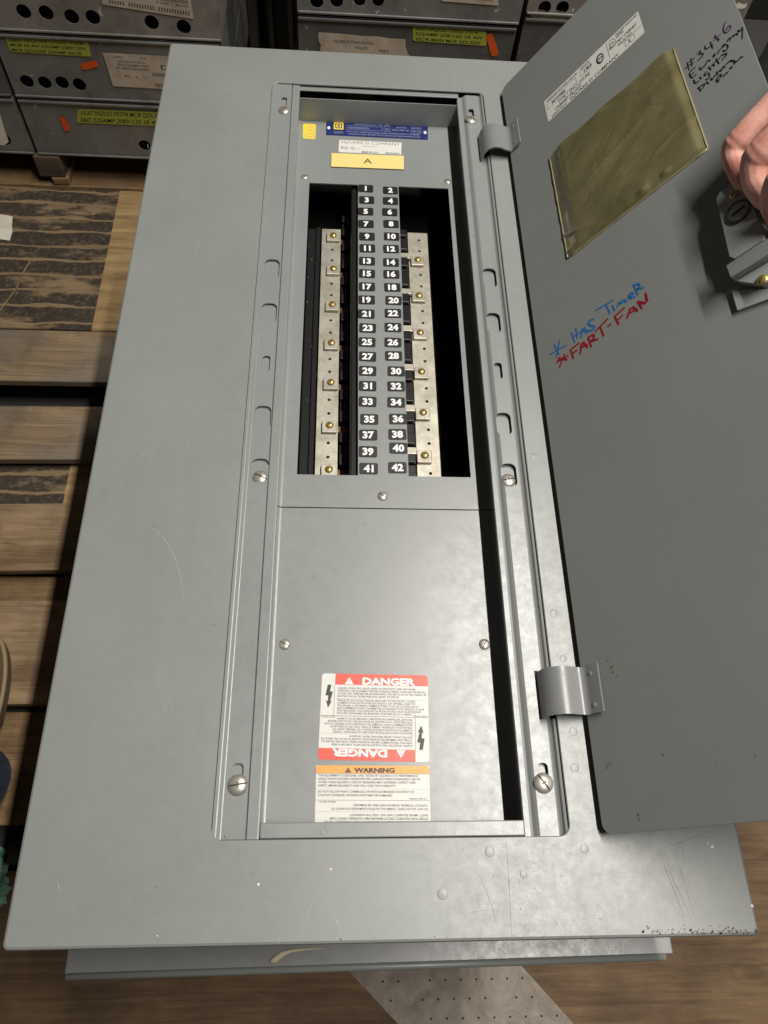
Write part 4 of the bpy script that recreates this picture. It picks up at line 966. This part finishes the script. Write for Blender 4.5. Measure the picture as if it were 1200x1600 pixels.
specks('door_chips', [(950, 1033, .0011), (956, 1042, .0014), (958, 1050, .0010), (953, 1046, .0009), (964, 1056, .0008), (972, 1086, .0006), (950, 1196, .0013), (954, 1193, .0011), (948, 1200, .0010), (997, 1273, .0014), (998, 1280, .0009), (1036, 1180, .0010), (1062, 446, .0007), (1000, 420, .0006), (1040, 560, .0005), (1100, 700, .0006), (985, 760, .0005), (1150, 880, .0006), (1020, 1060, .0006), (1180, 1180, .0007)], M['brown_chip'], door, 0, dpt, 4)
m_ = MB(); p = at(448, 1489, -.004); tube(m_, [(-.012, -.004, .0), (-.006, -.002, .0002), (.002, .0035, .0004), (.014, .0065, .0003), (.030, .0075, .0002), (.05, .0078, 0)], [.0022, .0042, .0035, .0020, .0012, .0006], M['cream'], 10)
o = m_.build('paint_drip', cov); q = cov.matrix_basis.inverted() @ Vector((at(438, 1496, ZC + .004).x, at(438, 1496, ZC + .004).y, ZC + .004)); o.location = q; o.scale = (.75, .75, .75)

# ================================================================ LOOSE THINGS
# perforated dirty sheet on the plywood
ZP = ZD + .0012
pl = [at(u, v, ZP).xy for u, v in ((470, 1436), (860, 1857), (1135, 1865), (722, 1406))]
poly = [tuple(p) for p in pl]; hs = []
for j in range(-4, 17):
    for i in range(-8, 30):
        x, y = .13 + i * .0242 + (.0121 if j % 2 else 0), -.005 - j * .0250
        if inside((x, y), [tuple(p * .93 + sum(pl, Vector((0, 0))) / 4 * .07) for p in pl]) and random.random() < .93: hs.append(circle(x, y, .0018, 6))
m, nt, b = new_mat('dirty_white_sheet'); v = coords(nt); n1 = noise(nt, v, 22, 7, .7, .8); r_ = ramp(nt, [(.3, (.17, .135, .10)), (.72, (.40, .345, .29))]); nt.links.new(n1.outputs['Fac'], r_.inputs[0]); nt.links.new(r_.outputs[0], b.inputs['Base Color']); b.inputs['Roughness'].default_value = .6
bump(nt, b, n1.outputs['Fac'], .5, .003)
mb = MB(); sheet(mb, poly, hs, ZD + .0005, ZP, m, None, False); V_, T_ = cdt(poly); mb.add([(x, y, ZD + .0004) for x, y in V_], T_, plain('dark_hole_backing', (.03, .022, .015), .9))  # dark layer under the sheet shows through its holes
mb2 = MB(); q0 = sum(pl, Vector((0, 0))) / 4
tag(mb.build('perforated_sheet', None, (q0.x, q0.y, ZD)), 'dirty white perforated sheet lying on the plywood under the panel', 'sheet')
# paper scrap
p = at(4, 357, ZD); mb = MB(); vs = []
for i in range(5):
    for j in range(5): vs.append((p.x - .055 + i * .02, p.y - .036 + j * .020 - i * .001, ZD + .0015 + .004 * math.sin(i * 1.1) * (j / 4) + .002 * (i % 2)))
mb.add(vs, [(i * 5 + j, (i + 1) * 5 + j, (i + 1) * 5 + j + 1, i * 5 + j + 1) for i in range(4) for j in range(4)], M['paper'], True)
mb.add([v_ - Vector((0, 0, .0009)) for v_ in mb.v[:25]], [(i * 5 + j, i * 5 + j + 1, (i + 1) * 5 + j + 1, (i + 1) * 5 + j) for i in range(4) for j in range(4)], M['paper'], True)
tag(mb.build('paper_scrap', None, (p.x, p.y, ZD)), 'white scrap of paper on the black-streaked board', 'paper')
tw = [at(u, v, ZD + .002) for u, v in ((-30, 512), (0, 485), (14, 466), (26, 450), (33, 432), (42, 416), (50, 404))]
mb = MB(); tube(mb, tw, .0019, M['ply_pale'], 8); tag(mb.build('twine', None, (tw[3].x, tw[3].y, ZD)), 'thin tan twine lying across the black-streaked board', 'twine')
# crumpled green plastic
gm, nt, b = new_mat('green_plastic'); v = coords(nt); n1 = noise(nt, v, 30, 5, .6); r_ = ramp(nt, [(.3, (.05, .22, .15)), (.65, (.40, .66, .55))]); nt.links.new(n1.outputs['Fac'], r_.inputs[0]); nt.links.new(r_.outputs[0], b.inputs['Base Color']); b.inputs['Roughness'].default_value = .3
bm = bmesh.new(); bmesh.ops.create_icosphere(bm, subdivisions=4, radius=1)
from mathutils import noise as mn
for v_ in bm.verts:
    d = v_.co.copy(); k = 1 + .35 * mn.noise(d * 1.6) + .22 * mn.noise(d * 4.1) - .12 * abs(mn.noise(d * 7))
    v_.co = Vector((d.x * .085 * k, d.y * .06 * k, max(-.035, d.z * .05 * k)))
mb = MB(); bm.verts.index_update(); mb.add([v_.co + Vector((-.338, .062, ZD + .036)) for v_ in bm.verts], [[q.index for q in f.verts] for f in bm.faces], gm, False); bm.free()
tag(mb.build('plastic_bag', None, (-.338, .062, ZD)), 'crumpled mint green plastic beside the lower corner of the panel', 'plastic bag')

# boot and trouser leg standing on the pallet
boot = tag(empty('person', (-.40, .33, ZD)), 'person in a tan leather boot and navy trousers standing beside the panel', 'person')
leather = plain('tan_leather', (.21, .145, .075), .6); sole = plain('boot_sole', (.11, .082, .05), .7); denim_m, nt, b = new_mat('navy_denim')
v = coords(nt, (1, 1, .4)); n1 = noise(nt, v, 45, 5); r_ = ramp(nt, [(.3, (.008, .010, .018)), (.75, (.024, .028, .045))]); nt.links.new(n1.outputs['Fac'], r_.inputs[0]); nt.links.new(r_.outputs[0], b.inputs['Base Color']); b.inputs['Roughness'].default_value = .9
bx, by = -.387, .318     # heel to toe along +y
out = []
for i in range(40):
    a_ = 2 * math.pi * i / 40; yv = math.sin(a_); xv = math.cos(a_)
    wv_ = .050 + .010 * yv - .010 * (1 - abs(yv)) * (yv < 0)
    out.append((bx + xv * wv_ * (1 - .10 * max(0, -yv)), by + yv * .150))
mb = MB(); sheet(mb, out, [], ZD + .0006, ZD + .026, sole); mb.build('boot_sole', boot).location = -boot.location
mb = MB(); welt = [(bx + (x - bx) * 1.0, by + (y - by) * 1.0, ZD + .030) for x, y in out]
tube(mb, welt + [welt[0]], .0042, plain('welt_stitch', (.30, .22, .13), .7), 8, False); mb.build('welt', boot).location = -boot.location
rings = []
for k, (zz_, sx_, sy0, sy1) in enumerate(((.026, .97, -.97, .98), (.045, .99, -.98, .97), (.065, .92, -.97, .88), (.085, .80, -.95, .55), (.11, .74, -.93, .18), (.15, .74, -.92, .02), (.20, .78, -.94, -.02))):
    rg = []
    for x, y in out:
        yy = (y - by) / .150; yy = (sy0 + sy1) / 2 + yy * (sy1 - sy0) / 2
        rg.append(Vector((bx + (x - bx) * sx_, by + yy * .150, ZD + zz_)))
    rings.append(rg)
mb = MB(); vs = [p for r_ in rings for p in r_]; n = 40
mb.add(vs, [(k * n + i, k * n + (i + 1) % n, (k + 1) * n + (i + 1) % n, (k + 1) * n + i) for k in range(len(rings) - 1) for i in range(n)], leather, True)
mb.build('boot_upper', boot).location = -boot.location
mb = MB(); cx, cy = -.374, .196; vs = []; NZ, NA = 14, 36
for k in range(NZ + 1):
    t_ = k / NZ; z = ZD + .045 + t_ * .62; rr = .090 + .010 * t_ - .008 * math.sin(t_ * 9)
    for i in range(NA):
        a_ = 2 * math.pi * i / NA; w_ = 1 + .05 * math.sin(3 * a_ + 7 * t_) * (1 - t_) + .04 * math.sin(5 * a_ - 11 * t_)
        vs.append((cx - t_ * .26 + rr * w_ * math.cos(a_) * .92, cy - .12 * t_ + rr * w_ * math.sin(a_), z))
mb.add(vs, [(k * NA + i, k * NA + (i + 1) % NA, (k + 1) * NA + (i + 1) % NA, (k + 1) * NA + i) for k in range(NZ) for i in range(NA)] + [tuple(range(NZ * NA, NZ * NA + NA))], denim_m, True)
mb.build('trouser_leg', boot).location = -boot.location

# hand that holds the door open
def W3(u, v, h):
    q = door_pt(u, v, h); return DH + DX * q.x + Vector((0, q.y, 0)) + DN * q.z
mb = MB()
def finger(pts, rad):
    P = [W3(*p) for p in pts]; q = []; rr = []
    n = len(P)
    for i in range(n - 1):
        p0, p1, p2, p3 = P[max(0, i - 1)], P[i], P[i + 1], P[min(n - 1, i + 2)]
        for s in range(14):
            t_ = s / 14
            q.append(.5 * ((2 * p1) + (p2 - p0) * t_ + (2 * p0 - 5 * p1 + 4 * p2 - p3) * t_ ** 2 + (3 * p1 - p0 - 3 * p2 + p3) * t_ ** 3))
            rr.append(rad[i] * (1 - t_) + rad[i + 1] * t_ + (.00022 * math.sin(t_ * 6.2832 * 3) if i == 2 else 0))
    q.append(P[-1]); rr.append(rad[-1])
    e = (q[-1] - q[-2]).normalized(); q += [q[-1] + e * rad[-1] * .5, q[-1] + e * rad[-1] * .85]; rr += [rad[-1] * .82, rad[-1] * .4]
    tube(mb, q, rr, M['skin'], 14)
finger([(1300, 72, .016), (1224, 147, .0175), (1160, 216, .0175), (1147, 236, .0150), (1152, 262, .0110), (1166, 290, .0088)], [.0115, .0108, .0112, .0106, .0096, .0084])
finger([(1338, 98, .026), (1262, 170, .0265), (1196, 235, .0265), (1182, 254, .0235), (1183, 284, .0165), (1198, 312, .0110)], [.0128, .0120, .0128, .0124, .0118, .0098])
finger([(1362, 142, .031), (1290, 218, .031), (1228, 276, .031), (1215, 296, .0275), (1210, 322, .0190), (1222, 346, .0120)], [.0122, .0112, .0120, .0116, .0106, .0090])
finger([(1385, 185, .026), (1340, 232, .026), (1300, 276, .024), (1290, 292, .0200), (1292, 312, .0120), (1306, 326, .0060)], [.0110, .0100, .0104, .0100, .0090, .0078])
wr = W3(1500, 60, .002); p_ = [W3(1300, 72, .016), W3(1338, 98, .026), W3(1362, 142, .031), W3(1385, 185, .026)]
for q in p_: tube(mb, [q, q.lerp(wr, .35), q.lerp(wr, .7), wr], [.0135, .0165, .0185, .022], M['skin'], 14)
fa = wr + Vector((.26, -.10, .03)); tube(mb, [wr, wr.lerp(fa, .5), fa], [.027, .033, .042], M['skin'], 18)
th = [wr.lerp(p_[0], .35), W3(1330, 40, -.014), W3(1262, 90, -.020), W3(1225, 130, -.017)]
tube(mb, th + [th[-1] + (th[-1] - th[-2]).normalized() * .008], [.018, .0145, .0122, .0105, .005], M['skin'], 14)
hand = mb.build('person', None, (wr.x, wr.y, wr.z))
tag(hand, 'bare hand with bent fingers holding the open door by its free edge', 'hand')
md = hand.modifiers.new('remesh', 'REMESH'); md.mode = 'VOXEL'; md.voxel_size = .0010; md.use_smooth_shade = True
md = hand.modifiers.new('smooth', 'SMOOTH'); md.iterations = 2; md.factor = .5
